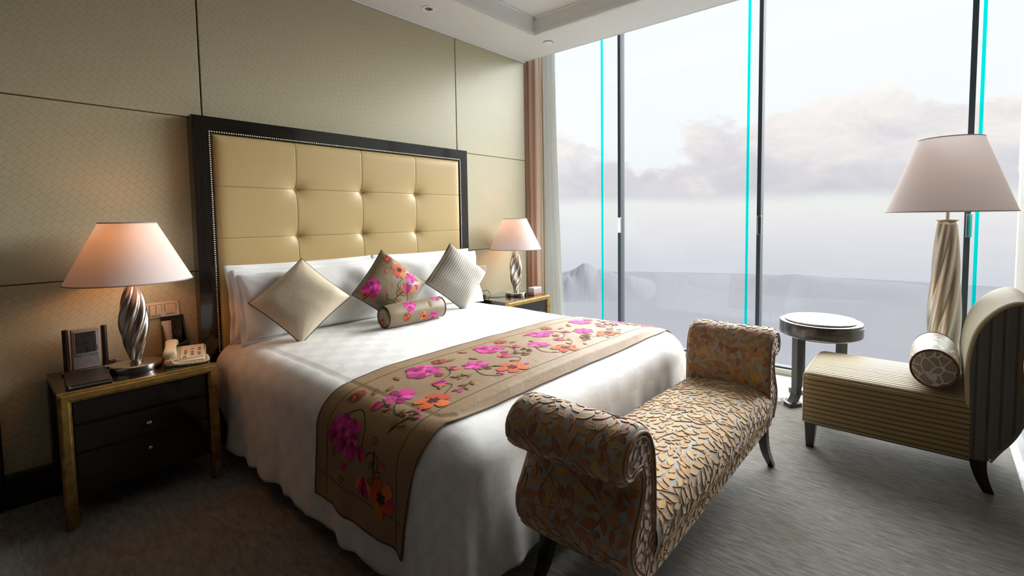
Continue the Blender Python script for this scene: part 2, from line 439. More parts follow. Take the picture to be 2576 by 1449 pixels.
# ------------------------------------------------------------------ window wall: panes, posts and glass fins
ym = [.42, -.794, -2.162, -3.503, YF]
for i in range(4):
    wnd = struct(bpy.data.objects.new('window_%d' % (i + 1), None)); COL.objects.link(wnd); wnd.location = (XG, ym[i + 1], 0)
    y1 = ym[i] - ym[i + 1]
    finish('glass_pane', *box(.03, .042, .01, y1 - .01, .06, 3.30), M_glass, wnd)
    finish('bottom_rail', *box(-.03, .06, 0, y1, -.004, .045, .004), M_rail, wnd)
    finish('sill_gasket', *box(-.005, .06, 0, y1, .045, .06), M_alum, wnd)
    if i < 3:
        finish('mullion', *box(-.012, .07, -.016, .016, 0, 3.30), M_alum, wnd)
        fo_ = -.032 if i == 2 else 0.0
        fin = finish('glass_fin', *box(-.325, .03, fo_ - .006, fo_ + .006, .0, 3.30), M_finglass, wnd)
        finish('fin_edge', *box(-.337, -.325, fo_ - .009, fo_ + .009, .0, 3.30), M_cyan, fin)
        finish('patch_fitting', *box(-.026, -.010, -.024, .008, 1.17, 1.33, .003), M_chrome, wnd)

# ------------------------------------------------------------------ outside: bay and hazy mountains, far below
sea = struct(finish('ground', *lathe([(0.01, -480), (4300, -480), (4300, -481)], 96), M_sea))
def ridge(name, label, r, a0, a1, z0, hmax, seed, n=160):
    """a mountain range with front and back slopes, along an arc of radius r round the tower"""
    def h(t, s):
        e = math.sin(PI * min(1, max(0, t))) ** 1.2
        q = .6 + .4 * noise.fractal(Vector((t * 4 + seed, seed * 1.7, s * .5)), 1.0, 2.0, 3)
        q2 = .05 * noise.fractal(Vector((t * 22 + seed, s * 3, 3)), .8, 2.2, 5)
        return z0 - 6 + hmax * e * max(.25, q + q2) * math.cos(s * PI / 2) ** 1.3 * 1.3
    def fn(i, j):
        a = a0 + (a1 - a0) * i; s = j * 2 - 1; rr = r + s * 600
        return (rr * math.sin(a), rr * math.cos(a), h(i, s))
    o = finish(name, *grid(fn, n, 14), M_mount, None, smooth=True); return tag(o, label, 'mountain', 'hazy mountain ridges beyond the window')
R_ = math.radians
ridge('mountain_ridge', 'hazy blue mountain ridge seen right of the round side table', 3650, R_(92), R_(112), -480, 110, 2.3)
ridge('mountain_ridge', 'low hazy shoreline hills seen between the first two window posts', 3700, R_(66), R_(91.5), -480, 70, 5.1)
ridge('mountain_ridge', 'small dark hazy hill at the foot of the sheer curtain', 3300, R_(44), R_(64), -480, 190, 8.8)

# ------------------------------------------------------------------ ceiling fittings
t = thing('ceiling_downlight', 'round white recessed ceiling downlight above the headboard', 'downlight', (.476, -.293, ZC))
finish('trim_ring', *lathe([(.030, .0), (.030, -.006), (.052, -.008), (.056, -.004), (.056, .0)], 32), M_white, t, smooth=False)
finish('lamp_lens', *lathe([(0.001, -.002), (.022, -.0065), (.027, -.0062)], 24), plain('downlight_lens', (.30, .28, .25), .3), t, smooth=True)
t = thing('smoke_detector', 'flat white round ceiling cover near the window corner', 'detector', (1.614, -.54, ZC))
finish('cover_plate', *lathe([(.001, -.012), (.036, -.012), (.041, -.008), (.041, 0)], 36), M_white, t, auto=40)
finish('shadow_ring', *lathe([(.041, 0), (.041, -.003), (.0445, -.003), (.0445, 0)], 36), M_grey, t)

# ------------------------------------------------------------------ headboard
hb = thing('headboard', 'tall tufted gold leather headboard in a glossy dark wood frame', 'headboard', (0, 0, 0))
XL, XR, ZT, yh = -1.018, 1.016, 1.934, -.079
fwid = .075
def fr(poly): return prism(poly, 'y', yh, -.001)
e = .0006
finish('frame_rail', *fr([(XL + e, ZT), (XR - e, ZT), (XR - fwid - e, ZT - fwid), (XL + fwid + e, ZT - fwid)]), M_ebony_x, hb)
finish('frame_stile', *fr([(XL, ZT - e), (XL + fwid, ZT - fwid - e), (XL + fwid, .0), (XL, .0)]), M_ebony_z, hb)
finish('frame_stile', *fr([(XR, ZT - e), (XR, .0), (XR - fwid, .0), (XR - fwid, ZT - fwid - e)]), M_ebony_z, hb)
finish('lower_panel', *box(XL + fwid, XR - fwid, -.05, -.001, 0, .52), M_ebony_x, hb)
# pad with tufts: heightfield
px0, px1, pz0, pz1 = -.925, .925, .52, 1.842
btn = [(x, z) for z in (1.535, 1.231) for x in (-.4607, 0, .4632)]
bxs, bzs = (-.4607, 0, .4632), (1.535, 1.231)
def padh(x, z):
    h = .040
    ed = min(x - px0, px1 - x, z - pz0, pz1 - z)
    h *= 1 - .75 * math.exp(-max(ed, 0) / .016)
    for bx in bxs: h -= .0012 * math.exp(-((x - bx) / .005) ** 2) + .0012 * math.exp(-abs(x - bx) / .06)
    for bz in bzs: h -= .0010 * math.exp(-((z - bz) / .005) ** 2) + .0010 * math.exp(-abs(z - bz) / .06)
    for bx, bz in btn:
        d = math.hypot(x - bx, z - bz); h -= .024 * math.exp(-d / .05) + .016 * math.exp(-d / .018)
    return max(h, -.02)
def axis_samples(a, b, n, ks):
    s = set(round(a + (b - a) * i / n, 5) for i in range(n + 1))
    for k in ks:
        for o in (-.016, -.011, -.007, -.004, -.002, 0, .002, .004, .007, .011, .016): s.add(round(k + o, 5))
    for o in (.003, .007, .012, .018, .026): s.add(round(a + o, 5)); s.add(round(b - o, 5))
    return sorted(s)
xs = axis_samples(px0, px1, 110, bxs); zs = axis_samples(pz0, pz1, 84, bzs)
v = [(x, -.052 - padh(x, z), z) for z in zs for x in xs]; nx = len(xs)
f = [[j * nx + i, j * nx + i + 1, (j + 1) * nx + i + 1, (j + 1) * nx + i] for j in range(len(zs) - 1) for i in range(nx - 1)]
pad = finish('tufted_pad', v, f, M_leather, hb, smooth=True)
for bx in bxs:
    pts = [(bx, -.0525 - padh(bx, z), z) for z in zs if z > pz0 + .01]; finish('seam', *tube(pts, .0011, 5), M_seam, pad)
for bz in bzs:
    pts = [(x, -.0525 - padh(x, bz), bz) for x in xs]; finish('seam', *tube(pts, .0011, 5), M_seam, pad)
bv, bf = lathe([(.0135, 0), (.0135, .004), (.011, .009), (.006, .012), (.0005, .013)], 16)
for bx, bz in btn:
    o = finish('button', [(bx + p[0], -.052 - padh(bx, bz) - p[2], bz + p[1]) for p in bv], bf, M_leather, pad, smooth=True)
g = G(); bead = lathe([(.0055, 0), (.0048, .0025), (.0028, .0045), (.0004, .0052)], 8); st = .0125
def addbead(x, z): g.add(([(x + p[0], yh - p[2] + .001, z + p[1]) for p in bead[0]], bead[1]))
bl, br_, bt = -.934, .934, 1.850
k = 0
while bl + k * st <= br_: addbead(bl + k * st, bt); k += 1
k = 1
while bt - k * st > .55: addbead(bl, bt - k * st); addbead(br_, bt - k * st); k += 1
stuff(g.build('nail_head_trim', M_nickel, hb, smooth=True))
g = G().add(box(-.943, -.925, yh, -.02, .52, 1.859)).add(box(.925, .943, yh, -.02, .52, 1.859)).add(box(-.925, .925, yh, -.02, 1.842, 1.859))
g.build('bead_rebate', M_ebony_x, hb)

# ------------------------------------------------------------------ bed base and linen
bed = thing('bed', 'king size bed base and mattress under white linen', 'bed', (0, -1.1, 0))
finish('bed_base', *box(-.90, .90, -1.02, 1.0, .10, .30, .01), plain('base_fabric', (.03, .027, .024), .8), bed)
finish('mattress', *box(-.88, .88, -1.0, .98, .30, .585, .05, 3), M_cotton, bed)
for sx in (-1, 1):
    for yy in (-.9, 0, .85): finish('foot', *lathe([(.022, 0), (.026, .02), (.032, .10)], 16, (sx * .82, yy)), M_leg, bed)

A_, B_, RC, RR, ZTOP, DROP = .835, 2.045, .05, .15, .650, .52
def cloth(s, t, rr=RR, drop=DROP, off=0.0, wave=1.0):
    """cloth laid over the bed: s across from the centre line, t from the bed wall towards the foot, both measured on the flat cloth"""
    sg = 1 if s >= 0 else -1; qx, qy = abs(s) - (A_ - RC), t - (B_ - RC)
    mx, my = max(qx, 0), max(qy, 0); L = math.hypot(mx, my); d = L - RC
    crown = .012 * (1 - min(1, (abs(s) / .9) ** 2)) 
    nz = .006 * noise.noise(Vector((s * 2.3, t * 2.1, 1.3))) + .003 * noise.noise(Vector((s * 6, t * 5.2, 4.3)))
    if d <= 0 or L < 1e-6:
        return Vector((s, -t, ZTOP + crown * wave + nz * wave - .02 * max(0, min(1, (abs(s) - .5) / .35)) ** 2))
    n = Vector((mx / L, my / L)); D = PI * rr / 2 + drop - rr
    dmax = (D + RC) / max(n.x, n.y) - RC
    corner = 4 * n.x * n.x * n.y * n.y
    d = d * (D * (1 + .02 * corner)) / dmax
    q = Vector((min(abs(s), A_ - RC), min(t, B_ - RC))) + n * RC
    if d < PI * rr / 2: h = rr * math.sin(d / rr); v = rr * (1 - math.cos(d / rr))
    else: v = rr + (d - PI * rr / 2); h = rr + .07 * (v - rr)
    k = max(0, (v - .05) / drop)
    ang = math.atan2(n.y, n.x)
    p = min(t, B_ - RC) + ang * .30 + (A_ - RC - min(abs(s), A_ - RC))
    if mx == 0: p = B_ - RC + .47 + (A_ - RC - abs(s)) 
    p = p + (5.3 if sg > 0 else 0)
    wv = .010 * math.sin(p * 15 + 1.1) + .007 * math.sin(p * 27 + 2.0) + .004 * math.sin(p * 47)
    h += wave * (k ** 1.4) * wv + .045 * corner * k
    if d > D - .055: h += .002 * wave
    hem = wave * .010 * k ** 3 * math.sin(p * 33) 
    z = ZTOP - .02 - v + hem + nz * (1 - k) * wave
    return Vector((sg * (q.x + n.x * h), -(q.y + n.y * h), z))
def cloth_off(s, t, off, **kw):
    e = .004; P = cloth(s, t, **kw); a = cloth(s + e, t, **kw) - cloth(s - e, t, **kw); b = cloth(s, t + e, **kw) - cloth(s, t - e, **kw)
    n = b.cross(a)
    if n.length < 1e-9: n = Vector((0, 0, 1))
    return P + n.normalized() * off
D_ = PI * RR / 2 + DROP - RR
def cloth_obj(name, s0, s1, t0, t1, ns, nt, off, mat_, **kw):
    v = []; uv = []
    for j in range(nt + 1):
        for i in range(ns + 1):
            s = s0 + (s1 - s0) * i / ns; t = t0 + (t1 - t0) * j / nt
            v.append(cloth_off(s, t, off, **kw)); uv.append((s, t))
    k = ns + 1; f = [[j * k + i, (j + 1) * k + i, (j + 1) * k + i + 1, j * k + i + 1] for j in range(nt) for i in range(ns)]
    return finish(name, v, f, mat_, None, smooth=True, uv=uv)
du = cloth_obj('duvet', -(A_ + D_), A_ + D_, .36, B_ + D_, 200, 190, 0.0, M_duvet)
sm = du.modifiers.new('thickness', 'SOLIDIFY'); sm.thickness = .006; sm.offset = -1
tag(du, 'white checked damask duvet spread over the bed', 'duvet')
# sheet showing at the head end, hanging in a pointed corner by the nightstand
def sheet_pt(s, t): return cloth_off(s, t, -.012, wave=.6)
v = []; uv = []; ns, nt = 160, 24
for j in range(nt + 1):
    t = .125 + .33 * j / nt
    lim = A_ + D_ - .20 + .16 * max(0, (t - .14) / .3)
    for i in range(ns + 1):
        s = lim * (2 * i / ns - 1); v.append(sheet_pt(s, t)); uv.append((s, t))
k = ns + 1; f = [[j * k + i, (j + 1) * k + i, (j + 1) * k + i + 1, j * k + i + 1] for j in range(nt) for i in range(ns)]
sh = finish('bed_sheet', v, f, M_cotton, None, smooth=True); tag(sh, 'white sheet showing under the pillows and beside the left nightstand', 'bed sheet')

# ---- bed runner with embroidered flowers
RT0, RT1 = 1.415, 2.075
rs = A_ + PI * RR / 2 + .255 - .0
run = thing('bed_runner', 'bronze satin bed runner with pink and orange embroidered flowers', 'bed runner', (0, 0, 0))
def run_pt(s, t, off=0.0):
    # runner has a straight front edge lying just behind the foot fold
    wr = .0016 * noise.noise(Vector((s * 7, t * 18, 2.2)))
    return cloth_off(s, t, .0075 + wr + off)
v = []; uv = []; ns, nt = 300, 60
for j in range(nt + 1):
    for i in range(ns + 1):
        s = rs * (2 * i / ns - 1); t = RT0 + (RT1 - RT0) * j / nt; v.append(run_pt(s, t)); uv.append((s, t))
k = ns + 1; f = [[j * k + i, (j + 1) * k + i, (j + 1) * k + i + 1, j * k + i + 1] for j in range(nt) for i in range(ns)]
rc = finish('runner_cloth', v, f, M_runner, run, smooth=True, uv=uv)
sm = rc.modifiers.new('thickness', 'SOLIDIFY'); sm.thickness = .003; sm.offset = -1
for tt, nm in ((RT0 + .085, 'hem_stitch'), (RT1 - .10, 'hem_stitch')):
    finish(nm, *tube([run_pt(rs * .985 * (2 * i / 200 - 1), tt, .0006) for i in range(201)], .0011, 5), M_runpipe, run)
for ss in (-1, 1):
    finish('hem_stitch', *tube([run_pt(ss * (rs - .10), RT0 + (RT1 - RT0) * i / 40, .0006) for i in range(41)], .0011, 5), M_runpipe, run)
    finish('edge_piping', *tube([run_pt(ss * rs, RT0 + (RT1 - RT0) * i / 40, .0) for i in range(41)], .0028, 6), M_runpipe, run)
for tt in (RT0, RT1):
    finish('edge_piping', *tube([run_pt(rs * (2 * i / 240 - 1), tt, .0) for i in range(241)], .0028, 6), M_runpipe, run)

# ---- 2D embroidery motifs (polygons + thread colour), mapped on any surface
MAG, PINK, HOT, DKM = srgb(190, 16, 122), srgb(245, 96, 190), srgb(232, 44, 158), srgb(130, 10, 80)
ORG, ORG2, RUSTC, PLUM = srgb(236, 92, 34), srgb(238, 122, 58), srgb(150, 58, 28), srgb(74, 16, 44)
GLD, BRN, DBR = srgb(186, 126, 58), srgb(124, 82, 40), srgb(66, 42, 24)
def petal(cx, cy, a, L, Wd, n=7, tip=.55, d0=0.0):
    pts = []; ca, sa = math.cos(a), math.sin(a)
    for i in range(n + 1):
        t = i / n; wv = Wd * math.sin(PI * t ** (1 / (tip + .55)) if t > 0 else 0) * .5
        pts.append((d0 + L * t, wv))
    full = pts + [(x, -y) for x, y in pts[-2:0:-1]]
    return [(cx + x * ca - y * sa, cy + x * sa + y * ca) for x, y in full]
def rpetal(cx, cy, a, L, Wd, n=8):
    pts = []; ca, sa = math.cos(a), math.sin(a)
    for i in range(n + 1):
        t = i / n; t = t if t < .6 else .6 + .4 * math.sin((t - .6) / .4 * PI / 2)
        hw_ = math.sin(PI / 2 * t / .62) if t < .62 else math.sqrt(max(0, 1 - ((t - .62) / .38) ** 2)); pts.append((L * t, Wd * .5 * hw_ * (1 + .10 * math.sin(t * 9))))
    full = pts + [(x, -y) for x, y in pts[-2:0:-1]]
    return [(cx + x * ca - y * sa, cy + x * sa + y * ca) for x, y in full]
def mot_peony(cx, cy, r, a0=0):
    o = []
    for i in range(9):
        a = a0 + i * 2 * PI / 9; o.append((rpetal(cx, cy, a, r * (1 + .12 * math.sin(i * 2.3)), r * .72), [MAG, HOT, PINK][i % 3], .0))
    for i in range(7):
        a = a0 + .3 + i * 2 * PI / 7; o.append((rpetal(cx + .1 * r, cy, a, r * .68, r * .55), [HOT, DKM, MAG][i % 3], .0007))
    for i in range(5):
        a = a0 + i * 2 * PI / 5; o.append((rpetal(cx + .15 * r, cy, a, r * .38, r * .36), [PINK, MAG][i % 2], .0014))
    return o
def mot_daisy(cx, cy, r, a0=0):
    o = [(rpetal(cx, cy, a0 + i * 2 * PI / 7, r, r * .55), [HOT, PINK, MAG][i % 3], .0) for i in range(7)]
    o.append((rpetal(cx - r * .15, cy, 0, r * .3, r * .25), DKM, .0009)); return o
def mot_poppy(cx, cy, r, a0=0):
    o = [(rpetal(cx, cy, a0 + i * 2 * PI / 5, r * (1 + .15 * (i % 2)), r * .78), [ORG, ORG2][i % 2], .0004 * (i % 2)) for i in range(5)]
    o += [(rpetal(cx, cy, a0 + .4 + i * 2 * PI / 6, r * .4, r * .22), PLUM, .0011) for i in range(6)]; return o
def mot_tulip(cx, cy, r, a0=0):
    o = []
    for i, da in enumerate((-.75, .75, -.38, .38, 0)): o.append((petal(cx, cy, a0 + da, r * 1.25, r * .55), [ORG2, ORG2, MAG, HOT, DKM][i], .0003 * i))
    return o
def mot_rose(cx, cy, r, a0=0):
    o = [(rpetal(cx, cy, a0 + i * 2 * PI / 6, r, r * .8), [RUSTC, srgb(176, 74, 40)][i % 2], 0) for i in range(6)]
    o += [(rpetal(cx, cy, a0 + .5 + i * 2 * PI / 4, r * .5, r * .4), DBR if i % 2 else ORG, .0008) for i in range(4)]; return o
def mot_bud(cx, cy, r, a0=0): return [(petal(cx, cy, a0, r * 1.6, r * 1.1), HOT, 0), (petal(cx, cy, a0 + .1, r * .9, r * .5), MAG, .0006)]
def mot_leaf(cx, cy, r, a0=0):
    return [(petal(cx, cy, a0, r * 1.6, r * .72), BRN, 0), (petal(cx + .1 * r * math.cos(a0), cy + .1 * r * math.sin(a0), a0, r * 1.3, r * .42), GLD, .0006), (petal(cx, cy, a0, r * 1.5, r * .08), DBR, .001)]
def mot_sprig(cx, cy, r, a0=0):
    o = [(petal(cx, cy, a0, r * 2.2, r * .12), DBR, 0)]
    for k in range(4):
        q = .35 + .45 * k; o += mot_leaf(cx + q * r * math.cos(a0), cy + q * r * math.sin(a0), r * .5, a0 + (.8 if k % 2 else -.8))
    return o
def mot_stem(pts, wd):
    o = []
    P = spline([(p[0], p[1], 0) for p in pts], 10)
    for a, b in zip(P[:-1], P[1:]):
        n = Vector((-(b - a).y, (b - a).x)).normalized() * wd
        o.append(([(a.x + n.x, a.y + n.y), (b.x + n.x, b.y + n.y), (b.x - n.x, b.y - n.y), (a.x - n.x, a.y - n.y)], DBR, 0))
    return o
def stitch(name, polys, mp, parent, base=.0022, dome=.0008, m=None):
    """polys on a surface: mp(u,v,off) -> 3D"""
    g = G()
    for pts, c, h in polys:
        cx = sum(p[0] for p in pts) / len(pts); cy = sum(p[1] for p in pts) / len(pts)
        jit = random.uniform(.68, 1.15); c = tuple(min(1, x * jit) for x in c)
        v = [mp(p[0], p[1], base * .75 + h) for p in pts] + [mp(cx, cy, base + h + dome)]; n = len(pts)
        g.add((v, [[i, (i + 1) % n, n] for i in range(n)]), c)
    return g.build(name, m or M_thread, parent, smooth=True)
rmap = lambda u, v, o: run_pt(u, v, o)
per = .435
for k in range(-3, 4):
    s0 = -.614 + .41 * (k + 1) if k >= -1 else None
for k in range(-1, 6):
    b = -.62 + (k) * .41
    J = lambda: random.uniform(-.012, .012)
    items = [('embroidered_peony', mot_peony, .00, 1.600, .076), ('embroidered_tulip', mot_tulip, -.06, 1.765, .050), ('embroidered_poppy', mot_poppy, -.15, 1.900, .068),
             ('embroidered_daisy', mot_daisy, -.20, 1.745, .064), ('embroidered_rose', mot_rose, .13, 1.555, .036), ('embroidered_bud', mot_bud, -.035, 1.915, .020),
             ('embroidered_bud', mot_bud, -.24, 1.93, .017), ('embroidered_tulip', mot_tulip, .10, 1.70, .040), ('embroidered_leaf', mot_leaf, .20, 1.60, .036),
             ('embroidered_leaf', mot_leaf, -.10, 1.56, .034), ('embroidered_sprig', mot_sprig, .06, 1.86, .055), ('embroidered_sprig', mot_sprig, -.30, 1.83, .045),
             ('embroidered_leaf', mot_leaf, .03, 1.80, .030), ('embroidered_leaf', mot_leaf, -.16, 1.64, .034), ('embroidered_sprig', mot_sprig, .15, 1.80, .05), ('embroidered_rose', mot_rose, .02, 1.71, .022), ('embroidered_bud', mot_bud, .17, 1.90, .018), ('embroidered_leaf', mot_leaf, -.08, 1.84, .028)]
    for nm, fn, ds, tt, r in items:
        s = b + ds + J()
        if abs(s) > rs - .13: continue
        stitch(nm, fn(s, tt + J(), r, random.uniform(0, 6.28) if 'leaf' in nm or 'bud' in nm or 'sprig' in nm else random.uniform(-.5, .5)), rmap, run)
    for st_ in ([(b + .07, 1.6), (b + .10, 1.66), (b + .05, 1.74), (b - .05, 1.76)], [(b - .05, 1.77), (b - .01, 1.83), (b - .09, 1.88), (b - .14, 1.9)], [(b - .2, 1.75), (b - .26, 1.80), (b - .28, 1.87), (b - .24, 1.93)]):
        if all(abs(p[0]) < rs - .12 for p in st_): stitch('embroidered_stem', mot_stem(st_, .0022), rmap, run, .0014)
# the hanging near end of the runner
e0 = A_ + PI * RR / 2
for sg in (-1,):
    for nm, fn, ds, tt, r, a in (('embroidered_peony', mot_peony, .0, 1.66, .075, 0), ('embroidered_tulip', mot_tulip, .10, 1.78, .062, PI), ('embroidered_bud', mot_bud, .12, 1.62, .026, 1), ('embroidered_bud', mot_bud, .13, 1.93, .024, 2), ('embroidered_sprig', mot_sprig, -.02, 1.84, .06, PI)):
        stitch(nm, fn(sg * (e0 + ds - .03), tt, r, a), rmap, run)

# ------------------------------------------------------------------ pillows and cushions
def cushion_fn(Wd, H, T, pin=.06, pw=4.0, ex=.55, seed=0, wr=.004):
    def P(u, v, side):
        x = Wd / 2 * u * (1 - pin * (1 - v * v) * u * u); y = H / 2 * v * (1 - pin * (1 - u * u) * v * v)
        t = T * max(0, (1 - abs(u) ** pw) * (1 - abs(v) ** pw)) ** ex
        t += wr * noise.noise(Vector((x * 9 + seed, y * 9, side))) * min(1, t / (T * .4)) * 1.5
        # gathers fanning out from the corners
        rr = math.hypot(1 - abs(u), 1 - abs(v)); t += .35 * wr * math.exp(-rr * 3) * math.sin(14 * math.atan2(1 - abs(v) + 1e-6, 1 - abs(u) + 1e-6)) * min(1, t / (T * .3))
        return Vector((x, y, side * t))
    return P
def ease(q): return math.sin((q - .5) * PI)        # denser at the edges
def cushion_mesh(P, n=36):
    v = []; f = []; k = n + 1
    for side in (1, -1):
        o = len(v)
        for j in range(k):
            for i in range(k): v.append(P(ease(i / n), ease(j / n), side))
        for j in range(n):
            for i in range(n):
                q = [o + j * k + i, o + j * k + i + 1, o + (j + 1) * k + i + 1, o + (j + 1) * k + i]; f.append(q if side > 0 else q[::-1])
    return v, f
def weld(o, d=.0004):
    bm = bmesh.new(); bm.from_mesh(o.data); bmesh.ops.remove_doubles(bm, verts=bm.verts, dist=d); bm.to_mesh(o.data); bm.free()
    o.data.polygons.foreach_set('use_smooth', [True] * len(o.data.polygons))
def seam_pts(P, n=28):
    pts = []
    for k in range(4):
        for i in range(n):
            q = -1 + 2 * i / n
            u, v = [(q, -1), (1, q), (-q, 1), (-1, -q)][k]; pts.append(P(u, v, 1))
    return pts
def pose(pos, az, le, ro):
    n = Vector((math.sin(az) * math.cos(le), -math.cos(az) * math.cos(le), math.sin(le)))
    u = Vector((math.cos(az), math.sin(az), 0)); w_ = n.cross(u)
    U = u * math.cos(ro) + w_ * math.sin(ro); V = -u * math.sin(ro) + w_ * math.cos(ro)
    m = Matrix((U, V, n)).transposed().to_4x4(); m.translation = Vector(pos); return m
# four white pillows: two upright against the headboard, two leaning in front
for nm, lab, x, y, z, az, le, ro, Wd, H, T in (
        ('pillow', 'back white pillow upright against the headboard, left side of the bed', -.455, -.180, .845, 0, .10, .0, .93, .46, .058),
        ('pillow', 'back white pillow upright against the headboard, right side of the bed', .475, -.180, .845, 0, .10, 0, .93, .46, .058),
        ('pillow', 'white pillow propped behind the champagne cushion', -.45, -.305, .842, -.02, .24, .01, .92, .44, .068),
        ('pillow', 'white pillow propped behind the grey ribbed cushion', .478, -.305, .845, .02, .24, -.01, .92, .44, .068)):
    t = thing(nm, lab, 'pillow', group='white bed pillows', mat=pose((x, y, z), az, le, ro))
    P = cushion_fn(Wd - .05, H - .05, T, .035, 5, .5, x * 7, .012)
    o = finish('pillow_body', *cushion_mesh(P, 40), M_cotton, t); weld(o)
    # flat flange round the edge
    ring = [(Wd / 2, H / 2), (Wd / 2 - .05, H / 2 - .05)]
    def fl(i, j, Wd=Wd, H=H):
        q = i * 4; k = int(q) % 4; q = (q - int(q)) * 2 - 1
        u, v = [(q, -1), (1, q), (-q, 1), (-1, -q)][k]
        s_ = 1 - j * .11; wob = .006 * math.sin(i * 70) * (1 - j)
        a, b = Wd / 2 * u * (1 if abs(u) == 1 else s_), H / 2 * v
        pin = 1 - .035 * (1 - (v * v if abs(u) == 1 else u * u))
        return Vector(((Wd / 2 - j * .045) * u * (pin if abs(u) == 1 else 1), (H / 2 - j * .045) * v * (pin if abs(v) == 1 else 1), wob))
    o = finish('flange', *grid(fl, 160, 3, closeu=True), M_cotton, t, smooth=True)
    sm = o.modifiers.new('thickness', 'SOLIDIFY'); sm.thickness = .004; sm.offset = 0
def sq_cushion(name, lab, pos, az, le, ro, h, T, m, seed, pipe=M_piping, group='scatter cushions on the bed'):
    t = thing(name, lab, 'cushion', group=group, mat=pose(pos, az, le, ro + PI / 4))
    side = h * 2 ** .5; P = cushion_fn(side, side, T, .05, 3.2, .62, seed, .006)
    o = finish('cushion_body', *cushion_mesh(P, 44), m, t); weld(o)
    finish('piping', *tube(seam_pts(P), .0036, 7, closed=True), pipe, t, smooth=True)
    return t, P, side
sq_cushion('cushion', 'plain champagne silk cushion standing on its corner, leftmost on the bed', (-.622, -.462, .866), -.48, .525, 0, .268, .078, M_champ, 1.0)
fc, fP, fside = sq_cushion('cushion', 'brown floral cushion standing on its corner behind the bolster', (-.062, -.514, .873), -.093, .343, .054, .268, .08, M_floralbase, 2.0)
sq_cushion('cushion', 'grey ribbed cushion standing on its corner, rightmost on the bed', (.486, -.543, .889), -.184, .26, .066, .266, .085, M_greystripe, 3.0)
def cmap(u, v, o):
    # u,v in metres on the diamond face (u right, v up as seen); turn into the square's own axes
    a = (u + v) / 2 ** .5 / (fside / 2); b = (v - u) / 2 ** .5 / (fside / 2)
    a = max(-.999, min(.999, a)); b = max(-.999, min(.999, b)); q = fP(a, b, 1); q.z += o; return q
for nm, fn, u, v, r, a in (('embroidered_rose', mot_rose, .005, .195, .030, 0), ('embroidered_poppy', mot_poppy, .055, .10, .045, 1.2), ('embroidered_daisy', mot_daisy, .125, .035, .036, .3), ('embroidered_peony', mot_peony, -.16, .015, .052, .5),
                           ('embroidered_leaf', mot_leaf, -.06, .09, .032, .6), ('embroidered_leaf', mot_leaf, .0, .15, .018, 2), ('embroidered_tulip', mot_tulip, .065, -.07, .05, 1.3), ('embroidered_bud', mot_bud, .02, .045, .015, 1), ('embroidered_sprig', mot_sprig, -.05, -.10, .05, .5),
                           ('embroidered_bud', mot_bud, -.07, -.05, .012, 2), ('embroidered_tulip', mot_tulip, .15, -.06, .03, 1.6), ('embroidered_rose', mot_rose, -.2, -.03, .02, 0), ('embroidered_leaf', mot_leaf, .18, .0, .02, 2.2), ('embroidered_leaf', mot_leaf, -.0, -.03, .022, -.8)):
    stitch(nm, fn(u, v, r * 1.2, a), cmap, fc, .0012)
for st_ in ([(.02, .05), (.06, .04), (.01, .0), (.02, -.04)], [(.065, -.07), (.06, -.12), (.02, -.13), (-.03, -.15)], [(-.07, -.04), (-.08, -.08), (-.04, -.1), (-.03, -.14)]):
    stitch('embroidered_stem', mot_stem(st_, .0018), cmap, fc, .0010)
# bolster
bo = thing('bolster', 'small brown floral bolster lying on the bed in front of the cushions', 'bolster', mat=Matrix.Translation((-.045, -.735, .735)) @ Matrix.Rotation(.03, 4, 'Z') @ Matrix.Rotation(PI / 2, 4, 'Y'))
R0, HL = .073, .215
def bprof(q): return R0 * (1 - .10 * abs(q) ** 6)
def bmap(u, v, o):  # u along the axis (metres), v angle*R ; z axis of the local frame points along +X
    a = v / R0; r = bprof(u / HL) + o; return Vector((-r * math.sin(a), -r * math.cos(a), u)) if False else Vector((-r * math.cos(a), r * math.sin(a), u))
finish('bolster_body', *grid(lambda i, j: bmap((j * 2 - 1) * HL, i * 2 * PI * R0, 0), 40, 20, closeu=True), M_floralbase, bo, smooth=True)
for s_ in (-1, 1):
    finish('end_panel', *lathe([(.001, s_ * (HL + .006)), (R0 * .5, s_ * (HL + .005)), (R0 * .88, s_ * HL)], 32), M_floralbase, bo, smooth=True)
    finish('piping', *tube([bmap(s_ * HL, 2 * PI * R0 * i / 40, .001) for i in range(40)], .0034, 7, closed=True), M_piping, bo, smooth=True)
# v=0 is straight up, negative v faces the room
for nm, fn, u, v, r, a in (('embroidered_peony', mot_peony, -.06, -.055, .042, 0), ('embroidered_leaf', mot_leaf, .09, -.09, .03, 1.5), ('embroidered_daisy', mot_daisy, .16, -.02, .035, .4), ('embroidered_rose', mot_rose, -.10, -.125, .03, 0), ('embroidered_leaf', mot_leaf, .0, -.03, .025, 2.8), ('embroidered_poppy', mot_poppy, .03, -.14, .028, .2), ('embroidered_peony', mot_peony, .11, -.15, .03, .2)):
    stitch(nm, fn(u, v, r, a), bmap, bo, .0012)
stitch('embroidered_rose', mot_rose(.005, .03, .026, 0), lambda u, v, o: Vector((v, u, -HL - .0065 - o)), bo, .0006)

